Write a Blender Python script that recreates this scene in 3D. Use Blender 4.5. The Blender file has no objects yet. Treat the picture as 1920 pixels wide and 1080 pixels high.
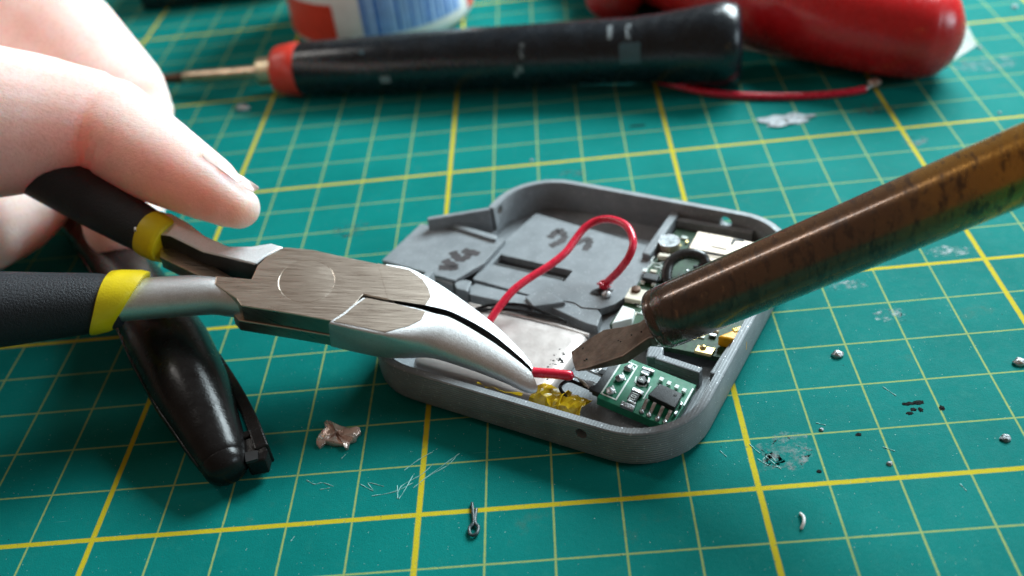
import bpy, bmesh, math, random
from mathutils import Vector, Matrix, noise as mnoise
from mathutils.bvhtree import BVHTree
random.seed(7)
S = bpy.context.scene
COL = S.collection
U = 0.01                                  # every length below is in centimetres
rad = math.radians

# ------------------------------------------------------------------ camera
FPX = 1940.3
CAM = Vector((2.6733, -10.3100, 11.6313))
CROT = Matrix.Rotation(0.0805949, 3, 'Z') @ Matrix.Rotation(0.9357834, 3, 'X') @ Matrix.Rotation(-0.1387934, 3, 'Z')
cd = bpy.data.cameras.new('camera')
cd.sensor_width = 36.0
cd.lens = FPX * 36 / 1920
cd.clip_start = 0.005
cd.clip_end = 50
cam = bpy.data.objects.new('camera', cd)
COL.objects.link(cam)
cam.matrix_world = Matrix.Translation(CAM * U) @ CROT.to_4x4()
S.camera = cam
cd.dof.use_dof = True
cd.dof.focus_distance = 0.160
cd.dof.aperture_fstop = 15.0

# ------------------------------------------------------------------ world and lamps
W = bpy.data.worlds.new('World')
S.world = W
W.use_nodes = True
bg = W.node_tree.nodes['Background']
bg.inputs['Color'].default_value = (0.30, 0.215, 0.165, 1)
bg.inputs['Strength'].default_value = 0.52


def area(name, loc, target, sx, sy, power, color):
    l = bpy.data.lights.new(name, 'AREA')
    l.shape = 'RECTANGLE'
    l.size, l.size_y, l.energy, l.color = sx, sy, power, color
    o = bpy.data.objects.new(name, l)
    COL.objects.link(o)
    o.location = Vector(loc)
    o.rotation_euler = (Vector(target) - Vector(loc)).to_track_quat('-Z', 'Y').to_euler()
    return o


area('window_light', (0.275, 0.385, 0.32), (0.02, 0.07, 0), 0.30, 0.24, 7.0, (0.80, 0.95, 1.0))
area('side_window_light', (0.80, -0.10, 0.28), (0.03, 0.04, 0), 0.30, 0.26, 2.4, (0.72, 0.90, 1.0))
area('left_window_light', (-0.44, 0.27, 0.46), (0.0, 0.05, 0), 0.045, 0.30, 0.7, (1.0, 0.97, 0.92))
S.view_settings.view_transform = 'Standard'
S.view_settings.look = 'None'
S.view_settings.exposure = 0
S.view_settings.gamma = 1


# ------------------------------------------------------------------ pixel -> place
def ray(px, py):
    return CROT @ Vector((px - 960, 540 - py, -FPX))


def at(px, py, z=0.0):
    d = ray(px, py)
    return CAM + d * ((z - CAM.z) / d.z)


def atplane(px, py, p0, n):
    d = ray(px, py)
    return CAM + d * ((p0 - CAM).dot(n) / d.dot(n))


def cmpx(rpx, p):
    """size in cm of rpx photo pixels at the place p"""
    return rpx * (p - CAM).length / FPX


# case frame: u along its front edge, v away from the camera
TH = rad(-28.8)
UU = Vector((math.cos(TH), math.sin(TH), 0))
VV = Vector((-math.sin(TH), math.cos(TH), 0))
ZZ = Vector((0, 0, 1))


def cs(u, v, z):
    return UU * u + VV * v + ZZ * z


# ------------------------------------------------------------------ mesh helpers
class G:
    """collects verts and faces in world cm"""

    def __init__(self):
        self.v, self.f = [], []

    def add(self, vs, fs):
        b = len(self.v)
        self.v += [Vector(p) for p in vs]
        self.f += [tuple(i + b for i in q) for q in fs]
        return self

    def prism(self, top, down):
        n = len(top)
        top = [Vector(p) for p in top]
        dn = [Vector(p) + down for p in top] if isinstance(down, Vector) else [Vector(p) for p in down]
        fs = [tuple(range(n)), tuple(range(2 * n - 1, n - 1, -1))]
        fs += [(i, i + n, (i + 1) % n + n, (i + 1) % n) for i in range(n)]
        return self.add(top + dn, fs)

    def box(self, o, a, b, c):
        """corner o and the three edge vectors"""
        o, a, b, c = Vector(o), Vector(a), Vector(b), Vector(c)
        return self.prism([o + c, o + a + c, o + a + b + c, o + b + c], -c)

    def cbox(self, u0, u1, v0, v1, z0, z1):
        return self.prism([cs(u0, v0, z1), cs(u1, v0, z1), cs(u1, v1, z1), cs(u0, v1, z1)], Vector((0, 0, z0 - z1)))

    def rings(self, rings, cap=True):
        n = len(rings[0])
        vs = [p for r in rings for p in r]
        fs = []
        for k in range(len(rings) - 1):
            for i in range(n):
                j = (i + 1) % n
                fs.append((k * n + i, k * n + j, (k + 1) * n + j, (k + 1) * n + i))
        if cap:
            fs.append(tuple(range(n - 1, -1, -1)))
            fs.append(tuple((len(rings) - 1) * n + i for i in range(n)))
        return self.add(vs, fs)

    def tube(self, pts, rs, n=12, round_ends=0):
        pts = [Vector(p) for p in pts]
        if not hasattr(rs, '__len__'):
            rs = [rs] * len(pts)
        rs = list(rs)
        if round_ends:
            d0 = (pts[0] - pts[1]).normalized()
            d1 = (pts[-1] - pts[-2]).normalized()
            a, b, ra, rb = pts[0], pts[-1], rs[0], rs[-1]
            K = 4
            pre = [(a + d0 * ra * round_ends * math.sin(k / K * math.pi / 2), max(ra * math.cos(k / K * math.pi / 2), ra * .06)) for k in range(K, 0, -1)]
            post = [(b + d1 * rb * round_ends * math.sin(k / K * math.pi / 2), max(rb * math.cos(k / K * math.pi / 2), rb * .06)) for k in range(1, K + 1)]
            pts = [p for p, _ in pre] + pts + [p for p, _ in post]
            rs = [r for _, r in pre] + rs + [r for _, r in post]
        t = [(pts[min(i + 1, len(pts) - 1)] - pts[max(i - 1, 0)]).normalized() for i in range(len(pts))]
        ref = Vector((0, 0, 1)) if abs(t[0].z) < .9 else Vector((1, 0, 0))
        rings = []
        x = t[0].cross(ref).normalized()
        for i, p in enumerate(pts):
            x = (x - t[i] * x.dot(t[i])).normalized()
            y = t[i].cross(x)
            rings.append([p + (x * math.cos(a) + y * math.sin(a)) * rs[i] for a in [2 * math.pi * k / n for k in range(n)]])
        return self.rings(rings)

    def blob(self, c, sx, sy, sz, seed=0, amp=.2, freq=2.0, sub=3, z0=None):
        bm = bmesh.new()
        bmesh.ops.create_icosphere(bm, subdivisions=sub, radius=1)
        vs = []
        for q in bm.verts:
            d = 1 + amp * mnoise.noise(q.co * freq + Vector((seed * 7.3, seed * 1.7, 0)))
            p = Vector(c) + Vector((q.co.x * sx, q.co.y * sy, q.co.z * sz)) * d
            if z0 is not None and p.z < z0:
                p.z = z0
            vs.append(p)
        self.add(vs, [tuple(x.index for x in f.verts) for f in bm.faces])
        bm.free()
        return self


def smooth_path(pts, k=6):
    pts = [Vector(p) for p in pts]
    out = []
    for i in range(len(pts) - 1):
        p0, p1, p2, p3 = pts[max(i - 1, 0)], pts[i], pts[i + 1], pts[min(i + 2, len(pts) - 1)]
        for j in range(k):
            t = j / k
            out.append(.5 * ((2 * p1) + (p2 - p0) * t + (2 * p0 - 5 * p1 + 4 * p2 - p3) * t * t + (3 * p1 - p0 - 3 * p2 + p3) * t ** 3))
    return out + [pts[-1]]


def lerp_list(a, n):
    """resample a list of floats to n values"""
    out = []
    for i in range(n):
        x = i / (n - 1) * (len(a) - 1)
        k = min(int(x), len(a) - 2)
        out.append(a[k] + (a[k + 1] - a[k]) * (x - k))
    return out


def world_base(o):
    return o['_b'] if o is not None and '_b' in o else None


BASES = {}


def root_base(o):
    return BASES.get(o.name, Vector((0, 0, 0)))


def thing(name, label, cat, base, group=None):
    o = bpy.data.objects.new(name, None)
    COL.objects.link(o)
    o.empty_display_size = 0.005
    o.location = Vector(base) * U
    BASES[o.name] = Vector(base)
    o['label'] = label
    o['category'] = cat
    if group:
        o['group'] = group
    return o


def obj(name, g, mat, parent=None, smooth=None, bevel=0, seg=2, base=None, subsurf=0):
    """one mesh object; verts in world cm; smooth = angle in degrees"""
    b = root_base(parent) if parent is not None else Vector(base or (0, 0, 0))
    me = bpy.data.meshes.new(name)
    me.from_pydata([tuple((p - b) * U) for p in g.v], [], g.f)
    bm = bmesh.new()
    bm.from_mesh(me)
    bmesh.ops.recalc_face_normals(bm, faces=bm.faces)
    bm.to_mesh(me)
    bm.free()
    if mat:
        for m in (mat if isinstance(mat, (list, tuple)) else [mat]):
            me.materials.append(m)
    o = bpy.data.objects.new(name, me)
    COL.objects.link(o)
    if parent is not None:
        o.parent = parent
    else:
        o.location = b * U
    BASES[o.name] = b
    if bevel:
        m = o.modifiers.new('edge', 'BEVEL')
        m.width = bevel * U
        m.segments = seg
        m.limit_method = 'ANGLE'
        m.angle_limit = rad(35)
    if subsurf:
        m = o.modifiers.new('sub', 'SUBSURF')
        m.levels = m.render_levels = subsurf
    if smooth or subsurf:
        me.shade_smooth()
        if smooth and smooth < 180:
            me.set_sharp_from_angle(angle=rad(smooth))
    return o


def tag(o, label, cat, group=None):
    o['label'] = label
    o['category'] = cat
    if group:
        o['group'] = group
    return o


def bake(o):
    """replace the mesh by its evaluated form, without operators"""
    bpy.context.view_layer.update()
    dg = bpy.context.evaluated_depsgraph_get()
    me = bpy.data.meshes.new_from_object(o.evaluated_get(dg), depsgraph=dg)
    o.modifiers.clear()
    o.data = me
    return o


# ------------------------------------------------------------------ materials
class NT:
    def __init__(self, name):
        self.m = bpy.data.materials.new(name)
        self.m.use_nodes = True
        self.t = self.m.node_tree
        self.b = self.t.nodes['Principled BSDF']
        self.out = self.t.nodes['Material Output']
        tc = self.n('ShaderNodeTexCoord')
        s = self.n('ShaderNodeVectorMath', operation='SCALE')
        self.l(tc.outputs['Object'], s.inputs[0])
        s.inputs['Scale'].default_value = 100.0        # texture space in cm
        self.co = s.outputs[0]

    def n(self, kind, **kw):
        x = self.t.nodes.new(kind)
        for k, v in kw.items():
            setattr(x, k, v)
        return x

    def l(self, a, b):
        self.t.links.new(a, b)

    def put(self, sock, val):
        if hasattr(val, 'is_output'):
            self.l(val, sock)
        else:
            sock.default_value = val

    def math(self, op, a, b=0.0, c=None):
        x = self.n('ShaderNodeMath', operation=op)
        self.put(x.inputs[0], a)
        self.put(x.inputs[1], b)
        if c is not None:
            self.put(x.inputs[2], c)
        return x.outputs[0]

    def smooth(self, x, lo, hi, a=0.0, b=1.0):
        r = self.n('ShaderNodeMapRange', interpolation_type='SMOOTHSTEP')
        self.put(r.inputs['Value'], x)
        for k, v in (('From Min', lo), ('From Max', hi), ('To Min', a), ('To Max', b)):
            r.inputs[k].default_value = v
        return r.outputs[0]

    def mix(self, f, a, b):
        x = self.n('ShaderNodeMix', data_type='RGBA')
        self.put(x.inputs[0], f)
        self.put(x.inputs[6], a if hasattr(a, 'is_output') else (*a, 1))
        self.put(x.inputs[7], b if hasattr(b, 'is_output') else (*b, 1))
        return x.outputs[2]

    def scaled(self, sc, rot=(0, 0, 0)):
        mp = self.n('ShaderNodeMapping')
        self.l(self.co, mp.inputs[0])
        mp.inputs['Scale'].default_value = sc
        mp.inputs['Rotation'].default_value = rot
        return mp.outputs[0]

    def noise(self, scale, detail=3, sc=None, rot=(0, 0, 0), rough=.55):
        x = self.n('ShaderNodeTexNoise')
        self.l(self.scaled(sc, rot) if sc else self.co, x.inputs['Vector'])
        x.inputs['Scale'].default_value = scale
        x.inputs['Detail'].default_value = detail
        x.inputs['Roughness'].default_value = rough
        return x.outputs['Fac']

    def specks(self, scale, size, seedmix=0.35):
        """sparse dots: 1 inside a dot"""
        v = self.n('ShaderNodeTexVoronoi')
        self.l(self.co, v.inputs['Vector'])
        v.inputs['Scale'].default_value = scale
        d = self.smooth(v.outputs['Distance'], size * .6, size, 1, 0)
        sep = self.n('ShaderNodeSeparateColor')
        self.l(v.outputs['Color'], sep.inputs[0])
        keep = self.math('LESS_THAN', sep.outputs[0], seedmix)
        return self.math('MULTIPLY', d, keep)

    def bump(self, h, dist, strength=1.0):
        x = self.n('ShaderNodeBump')
        self.put(x.inputs['Height'], h)
        x.inputs['Distance'].default_value = dist * U
        x.inputs['Strength'].default_value = strength
        self.l(x.outputs[0], self.b.inputs['Normal'])
        return x

    def set(self, **kw):
        names = {'base': 'Base Color', 'rough': 'Roughness', 'metal': 'Metallic', 'spec': 'Specular IOR Level', 'coat': 'Coat Weight',
                 'coat_rough': 'Coat Roughness', 'sss': 'Subsurface Weight', 'trans': 'Transmission Weight', 'ior': 'IOR', 'alpha': 'Alpha'}
        for k, v in kw.items():
            s = self.b.inputs[names[k]]
            if k == 'base' and not hasattr(v, 'is_output'):
                v = (*v, 1)
            self.put(s, v)
        return self


def plain(name, base, rough=.5, metal=0.0, var=.12, vscale=4, bump=0.0, bscale=20, **kw):
    t = NT(name)
    n = t.noise(vscale, 4)
    dark = tuple(c * (1 - var) for c in base)
    lite = tuple(min(c * (1 + var), 1) for c in base)
    t.set(base=t.mix(t.smooth(n, .3, .7), dark, lite), rough=t.smooth(t.noise(vscale * 2.3, 3), .2, .8, max(rough - .06, .03), rough + .08), metal=metal, **kw)
    if bump:
        t.bump(t.noise(bscale, 4), bump)
    return t.m


# cutting mat: printed centimetre grid on textured green plastic
def mat_material():
    t = NT('mat_green_grid')
    sx = t.n('ShaderNodeSeparateXYZ')
    t.l(t.co, sx.inputs[0])
    wob = t.noise(9, 2)

    def line(c, step, half, soft=.012):
        q = t.math('DIVIDE', c, step)
        d = t.math('ABSOLUTE', t.math('SUBTRACT', q, t.math('ROUND', q)))
        d = t.math('MULTIPLY', d, step)
        d = t.math('ADD', d, t.math('MULTIPLY', t.math('SUBTRACT', wob, .5), .012))
        return t.smooth(d, half - soft, half + soft, 1, 0)
    thin = t.math('MAXIMUM', line(sx.outputs[0], 1, .015, .010), line(sx.outputs[1], 1, .015, .010))
    thick = t.math('MAXIMUM', line(sx.outputs[0], 5, .043), line(sx.outputs[1], 5, .042))
    wear = t.smooth(t.noise(14, 5, rough=.7), .27, .45, .35, 1)
    big = t.noise(.45, 4)
    mid = t.noise(5, 5, rough=.65)
    fine = t.noise(60, 2)
    green = t.mix(t.smooth(big, .3, .7), (.0020, .155, .140), (.0032, .190, .172))
    green = t.mix(t.smooth(mid, .55, .85, 0, .35), green, (.010, .245, .215))
    green = t.mix(t.smooth(fine, .35, .7, 0, .42), green, (.006, .120, .102))
    green = t.mix(t.smooth(t.noise(3.0, 6, rough=.72), .52, .72, 0, .30), green, (.022, .20, .165))
    col = t.mix(t.math('MULTIPLY', thin, t.math('MULTIPLY', wear, .78)), green, (.34, .40, .11))
    col = t.mix(t.math('MULTIPLY', thick, t.math('MULTIPLY', wear, .95)), col, (.50, .40, .015))
    # smudges of rosin and dust
    smg = t.smooth(t.noise(.9, 6, rough=.7), .60, .74, 0, .45)
    col = t.mix(smg, col, (.055, .15, .12))
    col = t.mix(t.math('MULTIPLY', t.math('MAXIMUM', t.specks(7, .06, .45), t.specks(15, .10, .22)), .75), col, (.45, .55, .52))
    col = t.mix(t.math('MULTIPLY', t.specks(3.1, .045, .30), .85), col, (.010, .03, .03))
    # fine knife scratches
    w = t.n('ShaderNodeTexNoise')
    t.l(t.scaled((.35, 9, 1), (0, 0, .6)), w.inputs['Vector'])
    w.inputs['Scale'].default_value = 2.2
    w.inputs['Detail'].default_value = 4
    scr = t.smooth(w.outputs['Fac'], .715, .76, 0, .32)
    col = t.mix(scr, col, (.12, .36, .33))
    t.set(base=col, rough=t.smooth(mid, .3, .7, .45, .6), spec=.025)
    t.bump(t.math('ADD', t.noise(55, 3), t.math('MULTIPLY', t.noise(14, 3), .6)), .012, .6)
    return t.m


def printed_plastic(name='printed_grey_plastic', diag=False):
    """grey glitter filament with its layer lines"""
    t = NT(name)
    sx = t.n('ShaderNodeSeparateXYZ')
    t.l(t.co, sx.inputs[0])
    geo = t.n('ShaderNodeNewGeometry')
    sn = t.n('ShaderNodeSeparateXYZ')
    t.l(geo.outputs['Normal'], sn.inputs[0])
    up = t.smooth(sn.outputs[2], .6, .9)
    # layers on the walls, raster on the flats
    lay = t.math('SINE', t.math('ADD', t.math('MULTIPLY', sx.outputs[2], 2 * math.pi / .046), t.math('MULTIPLY', t.noise(3, 2), 2.0)))
    a, b = (.35, .94) if diag else (UU.x, UU.y)
    ras = t.math('SINE', t.math('MULTIPLY', t.math('ADD', t.math('MULTIPLY', sx.outputs[0], a), t.math('MULTIPLY', sx.outputs[1], b)), 2 * math.pi / .05))
    inv = t.math('SUBTRACT', 1.0, up)
    h = t.math('ADD', t.math('MULTIPLY', lay, inv), t.math('MULTIPLY', t.math('MULTIPLY', ras, up), .5 if diag else .22))
    h = t.math('ADD', h, t.math('MULTIPLY', t.noise(30, 3), .9))
    c = t.mix(t.smooth(t.noise(2.5, 4), .3, .7), (.195, .214, .229), (.25, .272, .29))
    c = t.mix(t.math('MULTIPLY', t.math('MULTIPLY', t.smooth(lay, -1, 1), t.math('MULTIPLY', inv, t.smooth(t.noise(1.7, 3), .3, .7, .35, 1))), .42), c, (.095, .10, .105))
    sp = t.math('MAXIMUM', t.specks(17, .24, .35), t.specks(10.3, .15, .35))
    c = t.mix(t.math('MULTIPLY', sp, .8), c, (.62, .65, .68))
    t.set(base=c, rough=t.math('SUBTRACT', .50, t.math('MULTIPLY', sp, .25)), metal=t.math('MULTIPLY', sp, .3), spec=.45)
    t.bump(h, .0055, .9)
    return t.m


def steel(name, base, rough, dirsc, rot, streak=.25, bumpd=.0007):
    t = NT(name)
    st = t.noise(6, 4, sc=dirsc, rot=rot, rough=.7)
    blot = t.noise(2.2, 5, rough=.65)
    c = t.mix(t.smooth(st, .25, .75), tuple(x * (1 - streak) for x in base), tuple(min(1, x * (1 + streak * .6)) for x in base))
    c = t.mix(t.smooth(blot, .55, .8, 0, .4), c, tuple(x * .55 for x in base))
    t.set(base=c, metal=1.0, rough=t.smooth(st, .2, .8, rough - .07, rough + .10))
    t.bump(st, bumpd, .6)
    return t.m


def skin_material(tip):
    t = NT('skin')
    dv = t.n('ShaderNodeVectorMath', operation='DISTANCE')
    t.l(t.co, dv.inputs[0])
    dv.inputs[1].default_value = tip
    n = t.noise(1.1, 5)
    c = t.mix(t.smooth(n, .3, .7), (.88, .64, .58), (.93, .72, .67))
    c = t.mix(t.smooth(t.noise(14, 4), .45, .75, 0, .25), c, (.60, .32, .25))
    c = t.mix(t.smooth(dv.outputs['Value'], .3, 2.4, .6, 0), c, (.88, .52, .48))
    t.set(base=c, rough=.47, spec=.35, sss=1.0)
    t.b.inputs['Subsurface Radius'].default_value = (1.0, .42, .28)
    t.b.inputs['Subsurface Scale'].default_value = .014
    lines = t.noise(9, 3, sc=(1, 3.2, 1.5), rot=(0, 0, -.6), rough=.6)
    t.bump(t.math('ADD', t.math('MULTIPLY', t.noise(38, 3), .6), lines), .024, .8)
    return t.m


def grip_material(name, base):
    t = NT(name)
    n = t.noise(26, 4, rough=.7)
    t.set(base=t.mix(t.smooth(n, .3, .7), tuple(x * .7 for x in base), tuple(x * 1.25 for x in base)), rough=t.smooth(n, .3, .7, .42, .62), spec=.42)
    t.bump(n, .03, .8)
    return t.m


def bronze_material(p0, axis, length):
    """heat tinted sleeve: dark brown near the tip, straw gold further up (tint runs along the sleeve)"""
    t = NT('heat_tinted_steel')
    dp = t.n('ShaderNodeVectorMath', operation='DOT_PRODUCT')
    t.l(t.co, dp.inputs[0])
    dp.inputs[1].default_value = axis
    s = t.math('ADD', dp.outputs['Value'], t.math('MULTIPLY', t.math('SUBTRACT', t.noise(2.2, 4), .5), 1.6))
    c = t.mix(t.smooth(s, .2, 2.2), (.095, .055, .038), (.15, .078, .042))
    gold = t.smooth(s, 3.4, 6.0)
    c = t.mix(gold, c, (.60, .30, .055))
    # sooty flecks drawn round the sleeve
    q = t.noise(5.5, 5, sc=(1.6, .55, .55), rough=.75)
    c = t.mix(t.smooth(q, .47, .62, 0, .8), c, (.045, .025, .018))
    c = t.mix(t.smooth(t.noise(9, 4, sc=(1.5, .6, .6), rough=.7), .60, .75, 0, .5), c, (.45, .24, .12))
    t.set(base=c, metal=t.smooth(gold, 0, 1, .5, .85), spec=.6, rough=t.smooth(q, .3, .7, .17, .34), coat=.55, coat_rough=.10)
    t.bump(t.noise(18, 5), .004, .6)
    return t.m


MAT = {}
MAT['mat'] = mat_material()
MAT['pla'] = printed_plastic()
MAT['pla_top'] = printed_plastic('printed_grey_cover', True)
MAT['marker'] = plain('brown_black_marker', (.040, .032, .034), .6, var=.3)
BR = (0, 0, rad(14))
MAT['brushed'] = steel('brushed_steel', (.66, .565, .48), .31, (.28, 13, .3), (0, 0, 0), .09)
MAT['polish'] = steel('tumbled_steel', (.74, .75, .76), .47, (7, 7, 7), (0, 0, 0), .12, .008)
MAT['inner'] = plain('gap_shade_steel', (.03, .03, .03), .5, metal=.6)  # dark colour standing in for shade between the jaws and by the shank
MAT['grip'] = grip_material('black_foam_grip', (.017, .020, .026))
MAT['yellow'] = plain('yellow_rubber', (.80, .60, .006), .42, var=.05, vscale=3, bump=.004, bscale=30)
MAT['skin'] = skin_material(tuple(at(440, 395, 2.75) - at(200, 240, 3.4)))
MAT['nail'] = plain('fingernail', (.88, .70, .65), .20, var=.05, coat=.5)
MAT['black_gloss'] = plain('glossy_black_plastic', (.010, .009, .009), .22, var=.25, vscale=3, bump=.004, bscale=25, spec=.22)
MAT['black_soft'] = plain('black_rubbery_plastic', (.006, .010, .014), .24, var=.3, vscale=2, bump=.004, bscale=18)
MAT['dark_gap'] = plain('dark_plastic', (.012, .012, .013), .6)
MAT['red_ring'] = plain('red_plastic_ring', (.60, .035, .020), .35, var=.06)
MAT['red_gloss'] = plain('glossy_red_plastic', (.56, .010, .013), .27, var=.08, bump=.002, bscale=12)
MAT['red_wire'] = plain('red_wire_insulation', (.68, .014, .045), .28, var=.06, coat=.15)
MAT['tin'] = plain('tinned_copper', (.62, .60, .58), .3, metal=1, var=.15, bump=.01, bscale=30)
MAT['solder'] = plain('solder', (.46, .46, .47), .38, metal=1, var=.2, vscale=6, bump=.02, bscale=14)
MAT['dull_solder'] = plain('dull_solder_crust', (.30, .32, .33), .5, metal=.6, var=.4, vscale=12, bump=.03, bscale=22)
MAT['pink_solder'] = plain('rosin_coated_solder', (.66, .52, .46), .30, metal=.75, var=.15, vscale=6, bump=.02, bscale=12)
MAT['burn'] = plain('burnt_spot', (.006, .007, .007), .8, var=.4, vscale=18, bump=.03, bscale=22, spec=.1)
MAT['battery'] = plain('battery_foil', (.52, .465, .44), .40, metal=.4, var=.05, vscale=2, bump=.014, bscale=1.6)
MAT['tape'] = plain('amber_tape', (.85, .55, .014), .16, var=.25, vscale=5, bump=.008, bscale=6, coat=.4, trans=.35)
MAT['amber'] = plain('amber_capacitor', (.85, .40, .006), .3, var=.1)
MAT['pcb_green'] = plain('green_solder_mask', (.010, .165, .085), .45, var=.15, vscale=8, spec=.3)
MAT['pcb_dark'] = plain('dark_green_solder_mask', (.014, .050, .020), .45, var=.4, vscale=14, spec=.3)
MAT['pcb_edge'] = plain('board_edge', (.045, .10, .055), .6, var=.2)
MAT['silk'] = plain('white_print', (.72, .78, .74), .6, var=.1)
MAT['chip'] = plain('chip_plastic', (.016, .017, .020), .48, var=.15, bump=.003, bscale=50)
MAT['gold'] = plain('gold_plate', (.72, .55, .25), .35, metal=.9, var=.15)
MAT['shield'] = plain('card_slot_metal', (.46, .38, .31), .46, metal=.7, var=.08)
MAT['white_plastic'] = plain('white_connector', (.78, .80, .78), .45, var=.04)
MAT['bone'] = plain('cream_ceramic', (.66, .60, .48), .45, var=.1)
MAT['label_white'] = plain('white_label', (.76, .74, .72), .45, var=.04)
MAT['label_red'] = plain('red_label', (.68, .045, .018), .4, var=.05)
MAT['label_blue'] = plain('blue_print', (.06, .17, .52), .45, var=.1)
MAT['label_blue_pale'] = plain('pale_blue_print', (.36, .52, .80), .45, var=.1)
MAT['shaft'] = plain('warm_steel', (.55, .42, .30), .32, metal=.9, var=.2)
MAT['ferrule'] = plain('brass_ferrule', (.60, .50, .34), .36, metal=.85, var=.15)
MAT['sooty'] = plain('sooty_steel', (.10, .05, .03), .5, metal=.6, var=.3)
MAT['button_blue'] = plain('grey_blue_button', (.045, .085, .10), .45, var=.1)
MAT['mark_grey'] = plain('pale_grey', (.17, .19, .20), .4, var=.1)
MAT['scratch'] = plain('raised_mat_burr', (.22, .46, .43), .6, var=.2)


def stain_material():
    t = NT('rosin_stain')
    tr = t.n('ShaderNodeBsdfTransparent')
    mx = t.n('ShaderNodeMixShader')
    t.set(base=t.mix(t.smooth(t.noise(9, 5), .4, .6), (.03, .09, .08), (.20, .26, .25)), rough=.4)
    t.put(mx.inputs[0], t.smooth(t.noise(5, 6, rough=.75), .45, .75, 0, .42))
    t.l(tr.outputs[0], mx.inputs[1])
    t.l(t.b.outputs[0], mx.inputs[2])
    t.l(mx.outputs[0], t.out.inputs['Surface'])
    return t.m


MAT['stain'] = stain_material()


def film_material():
    t = NT('clear_film')
    tr = t.n('ShaderNodeBsdfTransparent')
    mx = t.n('ShaderNodeMixShader')
    t.set(base=(.75, .72, .66), rough=.3)
    t.put(mx.inputs[0], t.smooth(t.noise(1.3, 4), .3, .8, .16, .36))
    t.l(tr.outputs[0], mx.inputs[1])
    t.l(t.b.outputs[0], mx.inputs[2])
    t.l(mx.outputs[0], t.out.inputs['Surface'])
    return t.m


MAT['film'] = film_material()

# ------------------------------------------------------------------ the setting: the mat
g = G()
g.box((-60, -30, -.3), (130, 0, 0), (0, 100, 0), (0, 0, .3))
mat = obj('cutting_mat', g, MAT['mat'], bevel=.05)
mat['kind'] = 'structure'

# burrs and scratches cut into the mat, all at their places
SCR = [[(575, 900), (590, 908), (605, 905), (625, 912)], [(676, 908), (700, 920), (690, 905), (720, 912)], [(697, 930), (740, 922), (775, 905)],
       [(758, 882), (785, 862), (812, 847)], [(745, 935), (752, 912), (790, 890), (812, 870)], [(775, 915), (800, 895), (840, 872), (858, 852)],
       [(745, 910), (748, 935), (775, 890)], [(800, 895), (845, 862), (862, 850)], [(600, 918), (618, 915)], [(1655, 725), (1680, 742)],
       [(1405, 833), (1425, 850)], [(1530, 793), (1548, 797)], [(1420, 860), (1440, 872), (1462, 876)], [(1435, 855), (1450, 868), (1465, 880)],
       [(1430, 862), (1442, 852), (1455, 866)], [(1655, 838), (1678, 846)], [(545, 1015), (552, 1006)], [(1350, 845), (1362, 856)], [(1800, 907), (1812, 920)],
       [(640, 860), (648, 852)], [(860, 40), (900, 30)], [(450, 410), (470, 398)]]
for q in SCR:
    g = G()
    p = smooth_path([at(x, y, .002) for x, y in q], 4)
    g.tube(p, [.006 + .004 * math.sin(k * 2.1) for k in range(len(p))], 5)
    obj('scratch', g, MAT['scratch'], mat)


def splat(name, px, py, sx, sy, h, m, parent=None, seed=1, amp=.5, freq=1.6, sub=3, **kw):
    c = at(px, py, 0)
    g = G()
    g.blob(c + Vector((0, 0, h * .2)), sx, sy, h, seed, amp, freq, sub, z0=.001)
    o = obj(name, g, m, parent, smooth=60, base=None if parent else c)
    return o


for k, (x, y, sx, sy, m) in enumerate([(1704, 757, .10, .05, 'burn'), (1722, 755, .09, .06, 'burn'), (1713, 768, .05, .05, 'burn'), (1706, 775, .06, .04, 'burn'), (1726, 768, .04, .06, 'burn'), (1766, 765, .05, .06, 'burn'),
                                       (1196, 236, .20, .06, 'burn'), (1610, 815, .05, .04, 'burn'), (1536, 884, .04, .04, 'burn')]):
    splat('burn_mark', x, y, sx * .8, sy * .7, .008, MAT[m], mat, 20 + k, .95, 2.8)
for k, (x, y, sx, sy) in enumerate([(1640, 205, .42, .22), (1475, 850, .36, .34), (1448, 862, .14, .12), (660, 432, .38, .22), (1075, 325, .25, .12), (1670, 590, .2, .16), (1780, 470, .35, .14), (1590, 535, .3, .12), (1715, 265, .25, .2), (1850, 120, .7, .25)]):
    splat('rosin_stain', x, y, sx, sy, .006, MAT['stain'], mat, 40 + k, .9, 2.2)

# ------------------------------------------------------------------ the grey printed case
U0, U1, V0, V1, RC, HT = -2.62, 3.36, 2.0, 8.28, 1.2, .72


def rrect(u0, u1, v0, v1, r, z, n=10):
    out = []
    for cu, cv, a0 in ((u1 - r, v0 + r, -90), (u1 - r, v1 - r, 0), (u0 + r, v1 - r, 90), (u0 + r, v0 + r, 180)):
        for k in range(n + 1):
            a = rad(a0 + 90 * k / n)
            out.append(cs(cu + r * math.cos(a), cv + r * math.sin(a), z))
    return out


def ins(d, z):
    return rrect(U0 + d, U1 - d, V0 + d, V1 - d, max(RC - d, .05), z)


case = thing('printed_case', 'grey 3D printed plastic case lying open with electronics inside', 'case', cs(.4, 5.1, 0))
g = G()
g.rings([ins(.16, .0), ins(.06, .035), ins(.015, .09), ins(0, .16), ins(0, HT - .03), ins(.025, HT), ins(.135, HT), ins(.15, HT - .02), ins(.16, .08)])
shell = obj('shell', g, MAT['pla'], case, smooth=40)
cutters = []


def cutter(gg):
    o = obj('cutter', gg, None, case)
    m = shell.modifiers.new('cut', 'BOOLEAN')
    m.operation = 'DIFFERENCE'
    m.object = o
    m.solver = 'EXACT'
    cutters.append(o)


def uvof(p):
    return p.dot(UU), p.dot(VV)


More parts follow.
